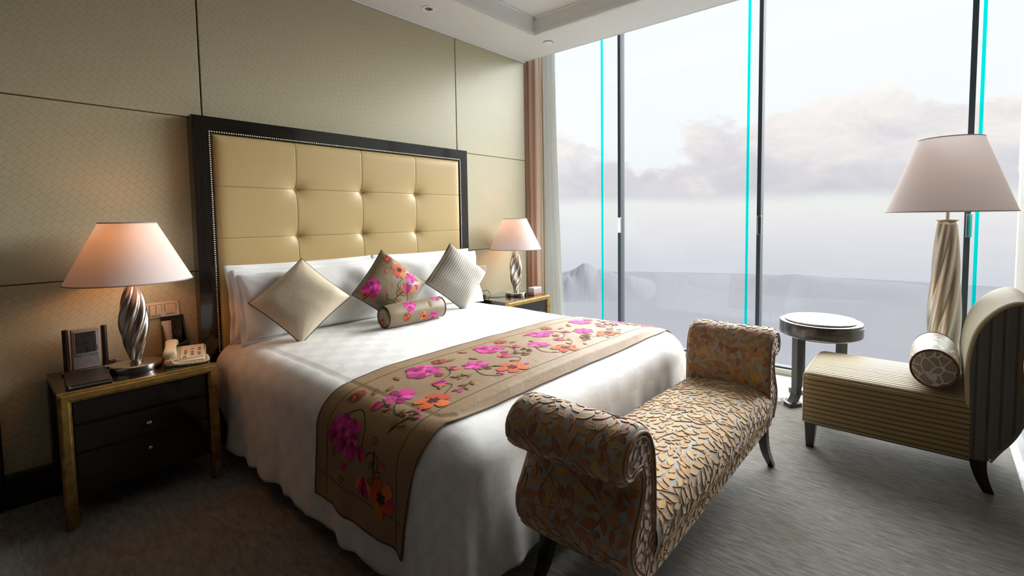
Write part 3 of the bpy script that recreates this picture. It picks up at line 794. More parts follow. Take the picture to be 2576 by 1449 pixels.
# ------------------------------------------------------------------ nightstands
def nightstand(x0, x1, lab):
    t = thing('nightstand', lab, 'nightstand', (x0, 0, 0), 'pair of gold framed nightstands'); wd = x1 - x0; yf = -.491; b = .042
    finish('top_panel', *box(.004, wd - .004, yf + .02, -.012, .572, .598, .003), M_lacq, t)
    def gold(nm, poly):
        v_, f_ = prism(poly, 'y', yf, yf + .05); bm = bmesh.new(); vs = [bm.verts.new(q) for q in v_]
        for q in f_: bm.faces.new([vs[k_] for k_ in q])
        bmesh.ops.recalc_face_normals(bm, faces=bm.faces[:])
        outer_ = [e_ for e_ in bm.edges if abs(e_.verts[0].co.y - e_.verts[1].co.y) < 1e-6 and (e_.verts[0].co - e_.verts[1].co).length > .12]
        bmesh.ops.bevel(bm, geom=outer_, offset=.011, segments=3, affect='EDGES'); bm.verts.index_update()
        o_ = ([q.co.copy() for q in bm.verts], [[q.index for q in fc_.verts] for fc_ in bm.faces]); bm.free()
        finish(nm, *o_, M_gold, t, auto=35)
    gold('gold_rail', [(.0003, .6), (wd - .0003, .6), (wd - b - .0003, .6 - b), (b + .0003, .6 - b)])
    gold('gold_leg', [(0, .6), (b, .6 - b), (b, 0), (0, 0)]); gold('gold_leg', [(wd, .6), (wd, 0), (wd - b, 0), (wd - b, .6 - b)])
    for a in (0, wd - b):
        finish('rear_leg', *box(a + .003, a + b - .003, -.06, -.012, 0, .575, .004), M_leg, t)
    finish('carcass', *box(.02, wd - .02, yf + .035, -.012, .13, .574, .003), M_lacq, t)
    for i, (z0, z1) in enumerate(((.455, .555), (.325, .440), (.205, .320))):
        d = finish('drawer', *box(b + .006, wd - b - .006, yf + .022, yf + .045, z0, z1, .003), M_lacq, t)
        if i:
            zc = (z0 + z1) / 2
            kv, kf = lathe([(.004, 0), (.004, .006), (.009, .012), (.0095, .016), (.006, .021), (.0005, .022)], 12)
            finish('knob', [(wd / 2 + .006 + p[0], yf + .022 - p[2], zc + p[1]) for p in kv], kf, M_chrome, d, auto=30)
    return t
nightstand(-1.6444, -1.0642, 'gold framed black nightstand carrying the clock and telephone')
nightstand(1.0950, 1.6750, 'gold framed black nightstand beside the curtains')

# ------------------------------------------------------------------ lamps
def twisted(prof, lobes, tw, n=72, depth=.17):
    """prof: (r,z) list; lobed twisted column"""
    z0, z1 = prof[0][1], prof[-1][1]; v = []; f = []
    for r, z in prof:
        k = (z - z0) / (z1 - z0)
        for i in range(n):
            a = 2 * PI * i / n; ph = lobes / 2 * (a + tw * k); rr = r * (1 - depth + depth * abs(math.sin(ph)) ** .9)
            v.append((rr * math.cos(a), rr * math.sin(a), z))
    m = len(prof)
    for k in range(m - 1):
        for i in range(n):
            j = (i + 1) % n; f.append([k * n + i, k * n + j, (k + 1) * n + j, (k + 1) * n + i])
    f.append(list(range(n))[::-1]); f.append([(m - 1) * n + i for i in range(n)])
    return v, f
def shade_parts(t, rb, zb, rt_, zt_, th=.0025):
    g = G().add(lathe([(rb, zb), (rt_, zt_)], 72, close=True)); o = g.build('lamp_shade', M_shade, t, smooth=True)
    tr_ = plain('shade_trim', srgb(150, 140, 140), .6)
    for r, z in ((rb, zb), (rt_, zt_)): finish('shade_trim', *tube([(r * math.cos(a * PI / 40), r * math.sin(a * PI / 40), z) for a in range(80)], .0028, 6, closed=True), tr_, o, smooth=True)
    g = G()
    for a in (0, 2 * PI / 3, 4 * PI / 3): g.add(tube([(.012 * math.cos(a), .012 * math.sin(a), zt_ - .03), (rt_ * math.cos(a), rt_ * math.sin(a), zt_ - .004)], .0016, 5))
    g.build('shade_spider', M_nickel, t)
def bulb(t, z, power, colr=(1, .38, .10), r=.03):
    m, n = mat('warm_bulb'); n.n.remove(n.p); e = n.node('ShaderNodeEmission', in_Color=colr, in_Strength=8.0); n.l.new(e.outputs[0], n.o.inputs[0])
    finish('light_bulb', *lathe([(.001, z + r * 1.2)] + [(r * math.sin(q), z + r * math.cos(q) * 1.2) for q in (.4, .8, 1.2, 1.6, 2.0, 2.4, 2.8)] + [(.010, z - r * 1.7), (.001, z - r * 1.7)], 20), m, t, smooth=True)
    L = bpy.data.lights.new('bulb_light', 'POINT'); L.energy = power; L.color = colr; L.shadow_soft_size = .05
    lo = bpy.data.objects.new('bulb_light', L); COL.objects.link(lo); lo.parent = t; lo.location = (0, 0, z + r * 1.3 + .06)
def table_lamp(lab, x, y, power):
    z0 = .5985
    t = thing('table_lamp', lab, 'lamp', (x, y, z0), 'twisted nickel bedside lamps')
    finish('lamp_base', *lathe([(.001, 0), (.099, 0), (.101, .003), (.101, .031), (.098, .034), (.001, .034)], 56), M_steel, t, auto=40)
    finish('lamp_neck', *lathe([(.026, .034), (.026, .040), (.018, .044), (.018, .052)], 24), M_steel, t, auto=40)
    P = spline([(.019, .042), (.030, .085), (.046, .15), (.054, .225), (.052, .29), (.042, .35), (.028, .40), (.017, .435)], 44)
    finish('twisted_column', *twisted([(p.x * 1.10, p.y) for p in P], 6, -2.9, 96, .30), M_steel, t, smooth=True)
    finish('lamp_stem', *tube([(0, 0, .43), (0, 0, .70)], .005, 10), M_nickel, t)
    shade_parts(t, .245, .442, .110, .729)
    bulb(t, .53, power)
    return t
table_lamp('twisted nickel table lamp with wide cream shade, left of the headboard', -1.344, -.258, 2.4)
table_lamp('twisted nickel table lamp with cream shade beside the curtains', 1.445, -.250, 2.4)
fx, fy = 1.835, -3.391
t = thing('floor_lamp', 'tall floor lamp with twisted champagne column and large cream shade behind the chair', 'lamp', (fx, fy, -.004))
M_champm = plain('champagne_metal', srgb(205, 196, 182), .34, .9)
finish('lamp_base', *lathe([(.001, 0), (.125, 0), (.125, .02), (.11, .032), (.05, .04), (.001, .04)], 48), M_champm, t, auto=40)
P = spline([(.045, .04), (.060, .2), (.074, .45), (.078, .68), (.072, .90), (.060, 1.1), (.046, 1.29)], 60)
finish('twisted_column', *twisted([(p.x * 1.06, p.y) for p in P], 6, -3.6, 96, .24), M_champm, t, smooth=True)
finish('collar', *lathe([(.048, 1.290), (.053, 1.294), (.053, 1.300), (.010, 1.304)], 28), M_champm, t, auto=40)
finish('lamp_stem', *tube([(0, 0, 1.30), (0, 0, 1.76)], .009, 12), M_champm, t)
shade_parts(t, .306, 1.346, .153, 1.772)
bulb(t, 1.48, .6)

# ------------------------------------------------------------------ things on the left nightstand (top at z=.598)
NZ = .5985
# weather clock
c = thing('desk_clock', 'silver weather station clock between two dark posts on the nightstand', 'clock', (-1.503, -.085, NZ))
finish('base_plate', *box(-.092, .092, -.040, .030, 0, .011, .005, 3), plain('copper_base', srgb(132, 92, 70), .25, .6), c, auto=40)
finish('base_rail', *tube([(-.088, -.038, .007), (.088, -.038, .007)], .008, 12), M_chrome, c, smooth=True)
for s_ in (-1, 1):
    finish('side_post', *lathe([(.0005, .214), (.011, .214), (.0118, .211), (.0118, .011)], 20, (s_ * .0695, 0)), plain('espresso_wood', (.018, .010, .008), .3), c, auto=40)
fr_ = finish('clock_frame', *box(-.0495, .0495, -.010, .010, .012, .208, .003), M_silver, c)
finish('frame_edge', *box(-.0525, .0525, -.004, .012, .010, .2105, .002), plain('gilt_edge', srgb(190, 160, 110), .3, .7), fr_)
finish('screen_bezel', *box(-.0415, .0415, -.0125, -.009, .085, .198, .001), plain('light_silver', (.50, .51, .53), .3, .4), fr_)
scr = finish('lcd_screen', *box(-.0375, .0375, -.0135, -.010, .091, .194, .0005), M_lcd, fr_)
SEG = {'0': 'abcdef', '1': 'bc', '2': 'abged', '3': 'abgcd', '4': 'fgbc', '5': 'afgcd', '6': 'afgedc', '7': 'abc', '8': 'abcdefg', '9': 'abcfgd'}
def seg_digit(g, ch, x, z, w_, h):
    e = w_ * .16
    R = {'a': (0, w_, h - e, h), 'd': (0, w_, 0, e), 'g': (0, w_, h / 2 - e / 2, h / 2 + e / 2), 'f': (0, e, h / 2, h), 'e': (0, e, 0, h / 2), 'b': (w_ - e, w_, h / 2, h), 'c': (w_ - e, w_, 0, h / 2)}
    for q in SEG.get(ch, ''):
        a, b, c_, d = R[q]; g.add(box(x + a, x + b, -.0142, -.0134, z + c_ + .0004, z + d - .0004))
for txt, x, z, w_, h in (('11', -.022, .164, .009, .024), ('41', .006, .164, .009, .024), ('2', -.033, .131, .009, .019), ('20', -.014, .131, .009, .019), ('11', .016, .131, .009, .019), ('18', -.010, .097, .010, .023), ('17', .018, .097, .010, .023)):
    g = G()
    for k, ch in enumerate(txt): seg_digit(g, ch, x + k * w_ * 1.35, z, w_, h)
    g.build('lcd_digits', M_seg, scr)
g = G()
for x in (-.038, -.029, -.020, .018, .028, .038): 
    kv, kf = lathe([(.0028, 0), (.0028, .002), (.0004, .0026)], 10); finish('clock_button', [(x + p[0], -.010 - p[2], .077 + p[1]) for p in kv], kf, M_grey, fr_)
finish('speaker_arc', *tube([(.030 * math.cos(a), -.0102, .030 + .034 * math.sin(a)) for a in [PI * i / 16 for i in range(17)]], .0011, 5), plain('arc_grey', (.42, .43, .45), .4), fr_)
# black leather folder
p = thing('notepad_folder', 'black leather notepad folder lying in front of the clock', 'folder', (-1.526, -.285, NZ))
mm = Matrix.Rotation(-.06, 4, 'Z')
G().add(box(-.074, .074, -.145, .130, 0, .006, .002)).tr(mm).build('lower_cover', M_black, p)
G().add(box(-.070, .070, -.141, .126, .006, .014, .001)).tr(mm).build('pages', plain('paper_edge', (.10, .09, .08), .7), p)
G().add(box(-.074, .074, -.145, .130, .014, .021, .003)).tr(mm).build('upper_cover', plain('black_leather', (.016, .014, .013), .38, 0, .2, 300), p)
G().add(box(-.070, -.062, -.149, -.139, .004, .018, .002)).tr(mm).build('pen_clip', M_chrome, p)
# telephone
ph = thing('telephone', 'ivory desk telephone with coiled cord on the nightstand', 'telephone', mat=Matrix.Translation((-1.150, -.298, NZ)) @ Matrix.Rotation(-.28, 4, 'Z'))
def wedge(x0, x1, y0, y1, h0, h1, r):
    v_, f_ = box(x0, x1, y0, y1, 0, 1, 0); 
    bm = bmesh.new(); bmesh.ops.create_cube(bm, size=1)
    for q in bm.verts:
        yy = y1 if q.co.y > 0 else y0; q.co = Vector((x1 if q.co.x > 0 else x0, yy, (h1 if q.co.y > 0 else h0) if q.co.z > 0 else 0))
    bmesh.ops.bevel(bm, geom=bm.edges[:], offset=r, segments=3, affect='EDGES'); bm.verts.index_update()
    o = ([q.co.copy() for q in bm.verts], [[q.index for q in fc_.verts] for fc_ in bm.faces]); bm.free(); return o
finish('phone_body', *wedge(-.085, .085, -.090, .105, .030, .062, .008), M_plast, ph, auto=50)
def ph_top(y): return .030 + (y + .090) / .195 * .032
sl = math.atan(.032 / .195)
def onpanel(x, y, w_, d, h): 
    v_, f_ = box(-w_ / 2, w_ / 2, -d / 2, d / 2, -.001, h, min(h, w_, d) * .2)
    m = Matrix.Translation((x, y, ph_top(y))) @ Matrix.Rotation(sl, 4, 'X'); return [m @ q for q in v_], f_
finish('key_panel', *onpanel(.028, .005, .098, .165, .003), plain('ivory_panel', srgb(232, 214, 184), .4), ph)
for r in range(5):
    for k in range(3):
        finish('key', *onpanel(.000 + k * .029, -.052 + r * .021, .013, .008, .006), M_grey if (r + k) % 4 else M_plast, ph)
finish('message_key', *onpanel(-.002, -.071, .015, .007, .006), M_red, ph)
# handset lying across the left side
hp = spline([(-.062, -.072, .050), (-.062, -.060, .062), (-.062, -.02, .074), (-.062, .03, .086), (-.062, .08, .090), (-.062, .102, .080)], 22)
g = G(); hv = []; hf = []; nn = 14
for k, q in enumerate(hp):
    tt = k / 21; wd_ = .024 + .006 * (abs(tt - .5) * 2) ** 2; th = .012 + .010 * (abs(tt - .5) * 2) ** 3
    if k in (0, 21): wd_ *= .8; th *= .7
    for i in range(nn):
        a = 2 * PI * i / nn; ca, sa = math.cos(a), math.sin(a)
        hv.append((q.x + wd_ * math.copysign(abs(ca) ** .6, ca), q.y, q.z + th * math.copysign(abs(sa) ** .6, sa)))
for k in range(21):
    for i in range(nn): j = (i + 1) % nn; hf.append([k * nn + i, k * nn + j, (k + 1) * nn + j, (k + 1) * nn + i])
hf += [list(range(nn))[::-1], [21 * nn + i for i in range(nn)]]
hs = finish('handset', hv, hf, M_plast, ph, smooth=True)
path = spline([(-.060, -.085, .040), (-.045, -.102, .018), (-.01, -.106, .012), (.04, -.108, .011), (.082, -.100, .011), (.094, -.075, .011), (.092, -.03, .011), (.086, .02, .012)], 60)
cpts = []
for k in range(60 * 8 - 8):
    q = path[k // 8].lerp(path[min(59, k // 8 + 1)], (k % 8) / 8); tn = (path[min(59, k // 8 + 1)] - path[k // 8]).normalized()
    s_ = tn.cross(Vector((0, 0, 1))).normalized(); u_ = s_.cross(tn); a = k * 2 * PI / 8 * .9
    rr = .0065 if k > 60 else .0025 + .004 * k / 60
    cpts.append(q + (s_ * math.cos(a) + u_ * math.sin(a)) * rr)
finish('coiled_cord', *tube(cpts, .0017, 5), M_plast, ph, smooth=True)
# remote holder against the wall, with remote and card
rhx = -1.137
rh = thing('remote_holder', 'black leather remote control holder standing behind the telephone', 'holder', (rhx, -.055, NZ))
g = G().add(box(-.052, .052, .040, .048, 0, .205, .003)).add(box(-.052, .052, -.045, .048, 0, .008, .002))
g.build('back_plate', M_black, rh)
side = [(-.045, 0), (-.045, .075), (-.02, .085), (.040, .16), (.040, 0)]
for s_ in (-1, 1): finish('side_panel', *prism(side, 'x', s_ * .052, s_ * .045), M_black, rh)
def lip(i, j):
    x = (i * 2 - 1) * .052; z = .078 - .018 * (1 - (i * 2 - 1) ** 2); return Vector((x, -.046 - .012 * (1 - (i * 2 - 1) ** 2), z * j))
o = finish('front_lip', *grid(lip, 16, 4), plain('charcoal_leather', (.022, .022, .024), .4, 0, .15, 260), rh, smooth=True); sm = o.modifiers.new('t', 'SOLIDIFY'); sm.thickness = .006
ca_ = thing('channel_card', 'white printed card standing in the remote holder', 'card', mat=Matrix.Translation((rhx - .006, -.030, NZ + .010)) @ Matrix.Rotation(-.10, 4, 'X'))
finish('card_sheet', *box(-.044, .040, -.002, .001, 0, .262), M_card, ca_)
g = G()
for k, (x, w_) in enumerate(((-.026, .020), (-.004, .012))): g.add(box(x, x + w_, -.0026, -.0019, .236 - k * .020, .2385 - k * .020))
for k in range(9): g.add(box(-.012 + .0, -.006 + .002 * (k % 3), -.0026, -.0019, .165 - k * .011, .1665 - k * .011))
g.build('printed_text', M_grey, ca_)
re_ = thing('remote_control', 'black remote control standing in the holder before the white card', 'remote control', mat=Matrix.Translation((rhx + .014, -.046, NZ + .010)) @ Matrix.Rotation(-.10, 4, 'X'))
finish('remote_body', *box(-.024, .024, -.008, .008, 0, .180, .006, 3), M_black, re_, auto=50)
mk = plain('remote_key', (.06, .06, .062), .4)
for r in range(4):
    for k in range(3):
        kv, kf = lathe([(.0035, 0), (.0035, .0018), (.0005, .0022)], 10); finish('remote_key', [(-.013 + k * .013 + q[0], -.008 - q[2], .122 + r * .013 + q[1]) for q in kv], kf, mk, re_)
kv, kf = lathe([(.010, 0), (.010, .002), (.016, .002), (.016, 0)], 24, close=True); finish('navigation_ring', [(q[0], -.008 - q[2], .100 + q[1]) for q in kv], kf, mk, re_)
kv, kf = lathe([(.0055, 0), (.005, .002), (.0005, .0022)], 12); finish('remote_key', [(q[0], -.008 - q[2], .100 + q[1]) for q in kv], kf, mk, re_)
# switch panel and socket on the wall
sw = thing('switch_panel', 'ivory light switch panel on the wall behind the left lamp', 'switch', (-1.178, 0, .8415))
finish('plate', *box(-.073, .073, -.009, 0, -.0425, .0425, .003), M_plate, sw)
for x0, x1, d in ((-.055, -.030, .013), (-.029, -.004, .016), (.012, .060, .013)):
    r_ = finish('rocker', *box(x0, x1, -d, -.008, -.030, .030, .0015), M_plate, sw)
    g = G()
    for k in range(2): g.add(box(x0 + .006, x1 - .006 - .003 * k, -d - .0006, -d + .0002, -.024 - .0035 * k, -.0225 - .0035 * k))
    g.build('printed_text', M_grey, r_)
finish('rocker_gap', *box(-.057, -.002, -.0096, -.009, -.032, .032), M_grey, sw); finish('rocker_gap', *box(.010, .062, -.0096, -.009, -.032, .032), M_grey, sw)
sk = thing('wall_socket', 'ivory wall socket plate between grey cushion and right lamp', 'socket', (1.214, 0, .848))
finish('plate', *box(-.081, .081, -.009, 0, -.042, .042, .003), M_plate, sw if False else sk)
ins = finish('socket_insert', *box(.020, .074, -.012, -.008, -.036, .036, .002), M_plate, sk)
for x0, x1, z0, z1 in ((.043, .049, .004, .018), (.031, .042, -.016, -.010), (.052, .063, -.016, -.010)): finish('pin_hole', *box(x0, x1, -.0125, -.0115, z0, z1), M_grey, ins)
finish('blank_insert', *box(-.074, -.008, -.012, -.008, -.036, .036, .002), M_plate, sk)
# right nightstand: little boxes and a lamp cord
bx = thing('small_box', 'small clear grey box lying on the pink card by the right lamp', 'box', (1.585, -.368, NZ + .030))
finish('box_base', *box(-.055, .055, -.035, .035, 0, .030, .003), plain('grey_box', (.42, .42, .43), .25), bx); finish('box_lid', *box(-.0565, .0565, -.0365, .0365, .030, .042, .003), plain('clear_lid', (.60, .60, .61), .15), bx)
bx = thing('playing_card_box', 'flat reddish card box under the small grey box', 'box', (1.585, -.368, NZ))
finish('box_base', *box(-.058, .058, -.038, .038, 0, .022, .002), plain('pink_card', srgb(176, 120, 104), .5), bx); finish('box_lid', *box(-.058, .058, -.038, .038, .0225, .0295, .002), plain('pink_card_lid', srgb(190, 150, 136), .5), bx)
cd = thing('power_cord', 'thin dark lamp cord looping behind the right lamp', 'cord', (0, 0, 0))
finish('cord', *tube(spline([(1.345, -.22, NZ + .006), (1.27, -.20, NZ + .004), (1.20, -.13, NZ + .004), (1.18, -.06, NZ + .02), (1.20, -.04, NZ + .045), (1.26, -.05, NZ + .055), (1.30, -.03, NZ + .03), (1.33, -.02, NZ + .01)], 50), .0028, 6), M_pvc, cd, smooth=True)
finish('inline_switch', *box(1.185, 1.215, -.085, -.055, NZ + .002, NZ + .022, .006, 3), M_pvc, cd)
lc = thing('power_cord', 'thin cord behind the left lamp running along the nightstand back', 'cord', (0, 0, 0))
finish('cord', *tube(spline([(-1.25, -.20, NZ + .005), (-1.23, -.13, NZ + .004), (-1.28, -.06, NZ + .004), (-1.36, -.035, NZ + .004), (-1.40, -.03, NZ + .004)], 30), .0028, 6), M_pvc, lc, smooth=True)
finish('plug', *box(-1.415, -1.385, -.040, -.018, NZ + .001, NZ + .017, .005, 3), M_pvc, lc)

# ------------------------------------------------------------------ curtains
def drape(name, lab, x, y0, y1, z0, z1, folds, amp, m, flare=0.0, ph=0.0, n=140, cat='curtain', edge=None):
    t = thing(name, lab, cat, (x, y0, z0)); L = y1 - y0
    def fn(i, j):
        k = 1 - j                                     # 1 at the floor
        y = L * i * (1 + flare * k * k)
        a = amp * (.75 + .25 * math.sin(i * 9 + ph)) * (.8 + .2 * k)
        xx = a * math.sin(i * folds * 2 * PI + ph + .35 * math.sin(j * 4 + i * 6)) + .3 * a * math.sin(i * folds * 4.3 * PI + 1)
        return Vector((xx, y, (z1 - z0) * j))
    o = finish('curtain_cloth', *grid(fn, n, 30), m, t, smooth=True); sm = o.modifiers.new('t', 'SOLIDIFY'); sm.thickness = .002
    g = G().add(box(-.012, .012, min(0, L) - .02, max(0, L) + .02, z1 - z0, z1 - z0 + .02)); g.build('curtain_track', M_white, t)
    if edge:
        o = finish('lining_edge', *grid(lambda i, j: Vector((fn(1, j).x + .015 + .05 * i + .008 * math.sin(i * 12), fn(1, j).y - .012 * math.sin(i * 9) - .004, fn(1, j).z)), 16, 30), edge, t, smooth=True)
        sm = o.modifiers.new('t', 'SOLIDIFY'); sm.thickness = .002
    return t
drape('drape_curtain', 'taupe floor length drape gathered at the wall corner', 1.985, .34, -.095, .01, 3.27, 6.0, .030, M_drape, 0, .4, edge=M_drapeedge)
drape('sheer_curtain', 'white sheer curtain hanging beside the taupe drape', 2.10, .30, -.225, .01, 3.27, 9.0, .022, M_sheer, .22, 1.0)

# ------------------------------------------------------------------ bench with scrolled arms
BX, YB, YFR = .072, -2.262, -2.70
bn = thing('scroll_arm_bench', 'scroll arm bench in gold leaf cut velvet at the foot of the bed', 'bench', (BX, -2.48, 0))
yb, yf = YB + 2.48, YFR + 2.48
# arm centreline surface (outer direction = +x): profile from seat junction, up the inside, over the scroll, under it, down the outside
inner = [(.618, .235), (.622, .34), (.622, .45), (.624, .55), (.636, .640), (.676, .708), (.738, .732), (.800, .719), (.842, .674), (.847, .622), (.818, .582), (.772, .576), (.746, .598)]
outer = [(.746, .598), (.736, .560), (.742, .520), (.768, .470), (.798, .415), (.804, .360), (.780, .300), (.735, .255), (.705, .225)]
ip = spline([(a, b, 0) for a, b in inner], 70); op = spline([(a, b, 0) for a, b in outer], 44)
arm_loop = [(p.x, p.y) for p in ip] + [(p.x, p.y) for p in op[1:]]
arm_len = [0]
for a, b in zip(arm_loop[:-1], arm_loop[1:]): arm_len.append(arm_len[-1] + math.hypot(b[0] - a[0], b[1] - a[1]))
def arm_at(u):
    u = max(0, min(arm_len[-1] - 1e-6, u)); lo, hi = 0, len(arm_len) - 1
    while hi - lo > 1:
        m = (lo + hi) // 2
        if arm_len[m] <= u: lo = m
        else: hi = m
    t = (u - arm_len[lo]) / (arm_len[hi] - arm_len[lo]); a, b = arm_loop[lo], arm_loop[hi]
    p = Vector((a[0] + (b[0] - a[0]) * t, a[1] + (b[1] - a[1]) * t)); d = Vector((b[0] - a[0], b[1] - a[1])).normalized()
    return p, Vector((-d.y, d.x))        # normal outward for this winding
def arm_map(sg):
    def mp(u, v, o):
        p, n = arm_at(u); p2, n2 = arm_at(u + .01); p0, n0 = arm_at(u - .01); n = (n + n2 + n0).normalized()
        e = min(v - yf, yb - v); rd = .022
        ins = rd - math.sqrt(max(0, rd * rd - max(0, rd - e) ** 2)) if e < rd else 0
        q = p + n * (o - ins * .9); return Vector((sg * q.x, v, q.y))
    return mp
def leaf_poly(L, Wd, n=6): return petal(0, 0, 0, L, Wd, n, .5)
def leafpattern(name, U, V, mp, parent, cols, dens=1.0, hgt=.0030, sc=1.0, seed=1, skip=None):
    """velvet sprigs in a (u,v) rectangle on a surface, joined as one relief"""
    rnd = random.Random(seed); cell = .0045; occ = {}
    g = G(); (u0, u1), (v0, v1) = U, V
    def free(pts):
        c = [(int(p[0] / cell), int(p[1] / cell)) for p in pts]
        return all(q not in occ for q in c)
    def mark(pts):
        cx = sum(p[0] for p in pts) / len(pts); cy = sum(p[1] for p in pts) / len(pts)
        for p in pts:
            for t in (0, .2, .4, .6, .8, 1.0): occ[(int((cx + (p[0] - cx) * t) / cell), int((cy + (p[1] - cy) * t) / cell))] = 1
    def inside(pts): return all(u0 <= p[0] <= u1 and v0 <= p[1] <= v1 for p in pts) and (skip is None or not any(skip(p) for p in pts))
    def emit(pts, c):
        n = len(pts); cx = sum(p[0] for p in pts) / n; cy = sum(p[1] for p in pts) / n
        v = [mp(p[0], p[1], .0002) for p in pts] + [mp(cx + (p[0] - cx) * .96, cy + (p[1] - cy) * .96, hgt) for p in pts] + [mp(cx + (p[0] - cx) * .75, cy + (p[1] - cy) * .75, hgt * .86) for p in pts] + [mp(cx, cy, hgt * .9)]
        f = [[i, (i + 1) % n, n + (i + 1) % n, n + i] for i in range(n)] + [[n + i, n + (i + 1) % n, 2 * n + (i + 1) % n, 2 * n + i] for i in range(n)] + [[2 * n + i, 2 * n + (i + 1) % n, 3 * n] for i in range(n)]
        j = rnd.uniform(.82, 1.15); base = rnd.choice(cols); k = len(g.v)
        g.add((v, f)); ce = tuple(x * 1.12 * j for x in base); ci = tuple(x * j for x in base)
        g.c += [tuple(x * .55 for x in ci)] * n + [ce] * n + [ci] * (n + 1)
    def leaf(x, y, a, L, Wd, c=None, test=True):
        pts = petal(x, y, a, L, Wd, 5, .5)
        if skip is None:      # leaves running over the edge are cut off at the seam
            mx_, my_ = x + L * .5 * math.cos(a), y + L * .5 * math.sin(a)
            if not (u0 < mx_ < u1 and v0 < my_ < v1): return False
            pts = [(min(max(p[0], u0), u1), min(max(p[1], v0), v1)) for p in pts]
        elif not inside(pts): return False
        probe = [((p[0] - x) * 1.03 + x, (p[1] - y) * 1.03 + y) for p in pts] + [(x + L * .5 * math.cos(a), y + L * .5 * math.sin(a))]
        if test and not free(probe): return False
        mark(pts); emit(pts, c); return True
    area = (u1 - u0) * (v1 - v0); tries = int(area * 1900 * dens)
    for k in range(tries):
        x, y = rnd.uniform(u0, u1), rnd.uniform(v0, v1); a = rnd.uniform(0, 2 * PI); cur = rnd.uniform(-4, 4)
        if not free([(x, y)]): continue
        pend = []
        for q in range(5):
            st_ = .025 * sc; x2, y2 = x + st_ * math.cos(a), y + st_ * math.sin(a)
            nrm = (-math.sin(a) * .0018 * sc, math.cos(a) * .0018 * sc)
            sp_ = [(x + nrm[0], y + nrm[1]), (x2 + nrm[0], y2 + nrm[1]), (x2 - nrm[0], y2 - nrm[1]), (x - nrm[0], y - nrm[1])]
            if not inside(sp_) or not free([(x2, y2)]): break
            Lf = rnd.uniform(.044, .068) * sc
            s_ = 1 if q % 2 else -1
            la = leaf(x2, y2, a + s_ * rnd.uniform(.6, .95), Lf, Lf * .46)
            lb = leaf(x2, y2, a - s_ * rnd.uniform(.7, 1.1), Lf * .8, Lf * .8 * .48)
            if not (la or lb): break
            emit(sp_, None); pend.append(sp_)
            x, y = x2, y2; a += cur * st_ * 1.4
        if pend: leaf(x, y, a, .042 * sc, .019 * sc)
        for sp_ in pend: mark(sp_)
    for lo, hi_, cnt in ((.038, .054, 16000), (.026, .038, 20000)):      # fill the gaps with single leaves
        for k in range(int(area * cnt * dens)):
            Lf = rnd.uniform(lo, hi_) * sc; leaf(rnd.uniform(u0, u1), rnd.uniform(v0, v1), rnd.uniform(0, 6.28), Lf, Lf * .5)
    o = g.build(name, M_velvet, parent, smooth=False); return stuff(o)
GOLDS = [srgb(198, 148, 62), srgb(206, 158, 72), srgb(192, 138, 52), srgb(208, 166, 84)]
RUSTS = [srgb(172, 104, 50), srgb(182, 122, 62), srgb(160, 90, 42), srgb(186, 142, 76)]  # same velvet on the arms, with its shading put into the leaf colour
for sg, nm in ((-1, 'near'), (1, 'far')):
    mp = arm_map(sg)
    nv = 26
    v = []; k = len(arm_loop)
    ys = [yf + (yb - yf) * (.5 - .5 * math.cos(PI * j / nv)) for j in range(nv + 1)]
    for y in ys:
        for u in arm_len: v.append(mp(u, y, 0))
    f = []
    for j in range(nv):
        for i in range(k - 1):
            q = [j * k + i, j * k + i + 1, (j + 1) * k + i + 1, (j + 1) * k + i]; f.append(q if sg > 0 else q[::-1])
    # close the open bottom and the two end faces
    f.append([j * k for j in range(nv + 1)] + [j * k + k - 1 for j in range(nv, -1, -1)])
    arm = finish('scroll_arm', v, f, M_damask, bn, smooth=True)
    for yy, je in ((yf, 0), (yb, nv)):
        n0 = len(arm_loop); lp = [mp(u, yy, .0) for u in arm_len]
        fo = finish('arm_front' if je == 0 else 'arm_rear', lp, [list(range(n0))], M_damask, arm)
        bm = bmesh.new(); bm.from_mesh(fo.data); bmesh.ops.triangulate(bm, faces=bm.faces[:]); bm.to_mesh(fo.data); bm.free()
        if je == 0:
            def outp(p, L=[(abs(q.x), q.z) for q in lp]):
                c_ = False; x, y = p; m_ = len(L)
                for i in range(m_):
                    (xa, ya), (xb, yb2) = L[i], L[i - 1]
                    if (ya > y) != (yb2 > y) and x < (xb - xa) * (y - ya) / (yb2 - ya) + xa: c_ = not c_
                return not c_
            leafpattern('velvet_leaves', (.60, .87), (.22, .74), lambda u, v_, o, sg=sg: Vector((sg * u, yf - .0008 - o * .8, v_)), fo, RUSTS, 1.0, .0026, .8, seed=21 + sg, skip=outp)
        for o_, rr in ((.001, .0050), (-.014, .0035)):
            pp = [mp(u, yy + (.002 if je == 0 else -.002) - (0.004 if je == 0 else -.004), o_) for u in arm_len[6:-3:2]]
            finish('welt', *tube(pp, rr, 6), plain('velvet_welt', srgb(150, 112, 60), .7, sheen=.5), fo, smooth=True)
    leafpattern('velvet_leaves', (.02, arm_len[-1] - .02), (yf + .003, yb - .003), mp, arm, RUSTS + GOLDS[:1], 1.0, seed=11 + sg)
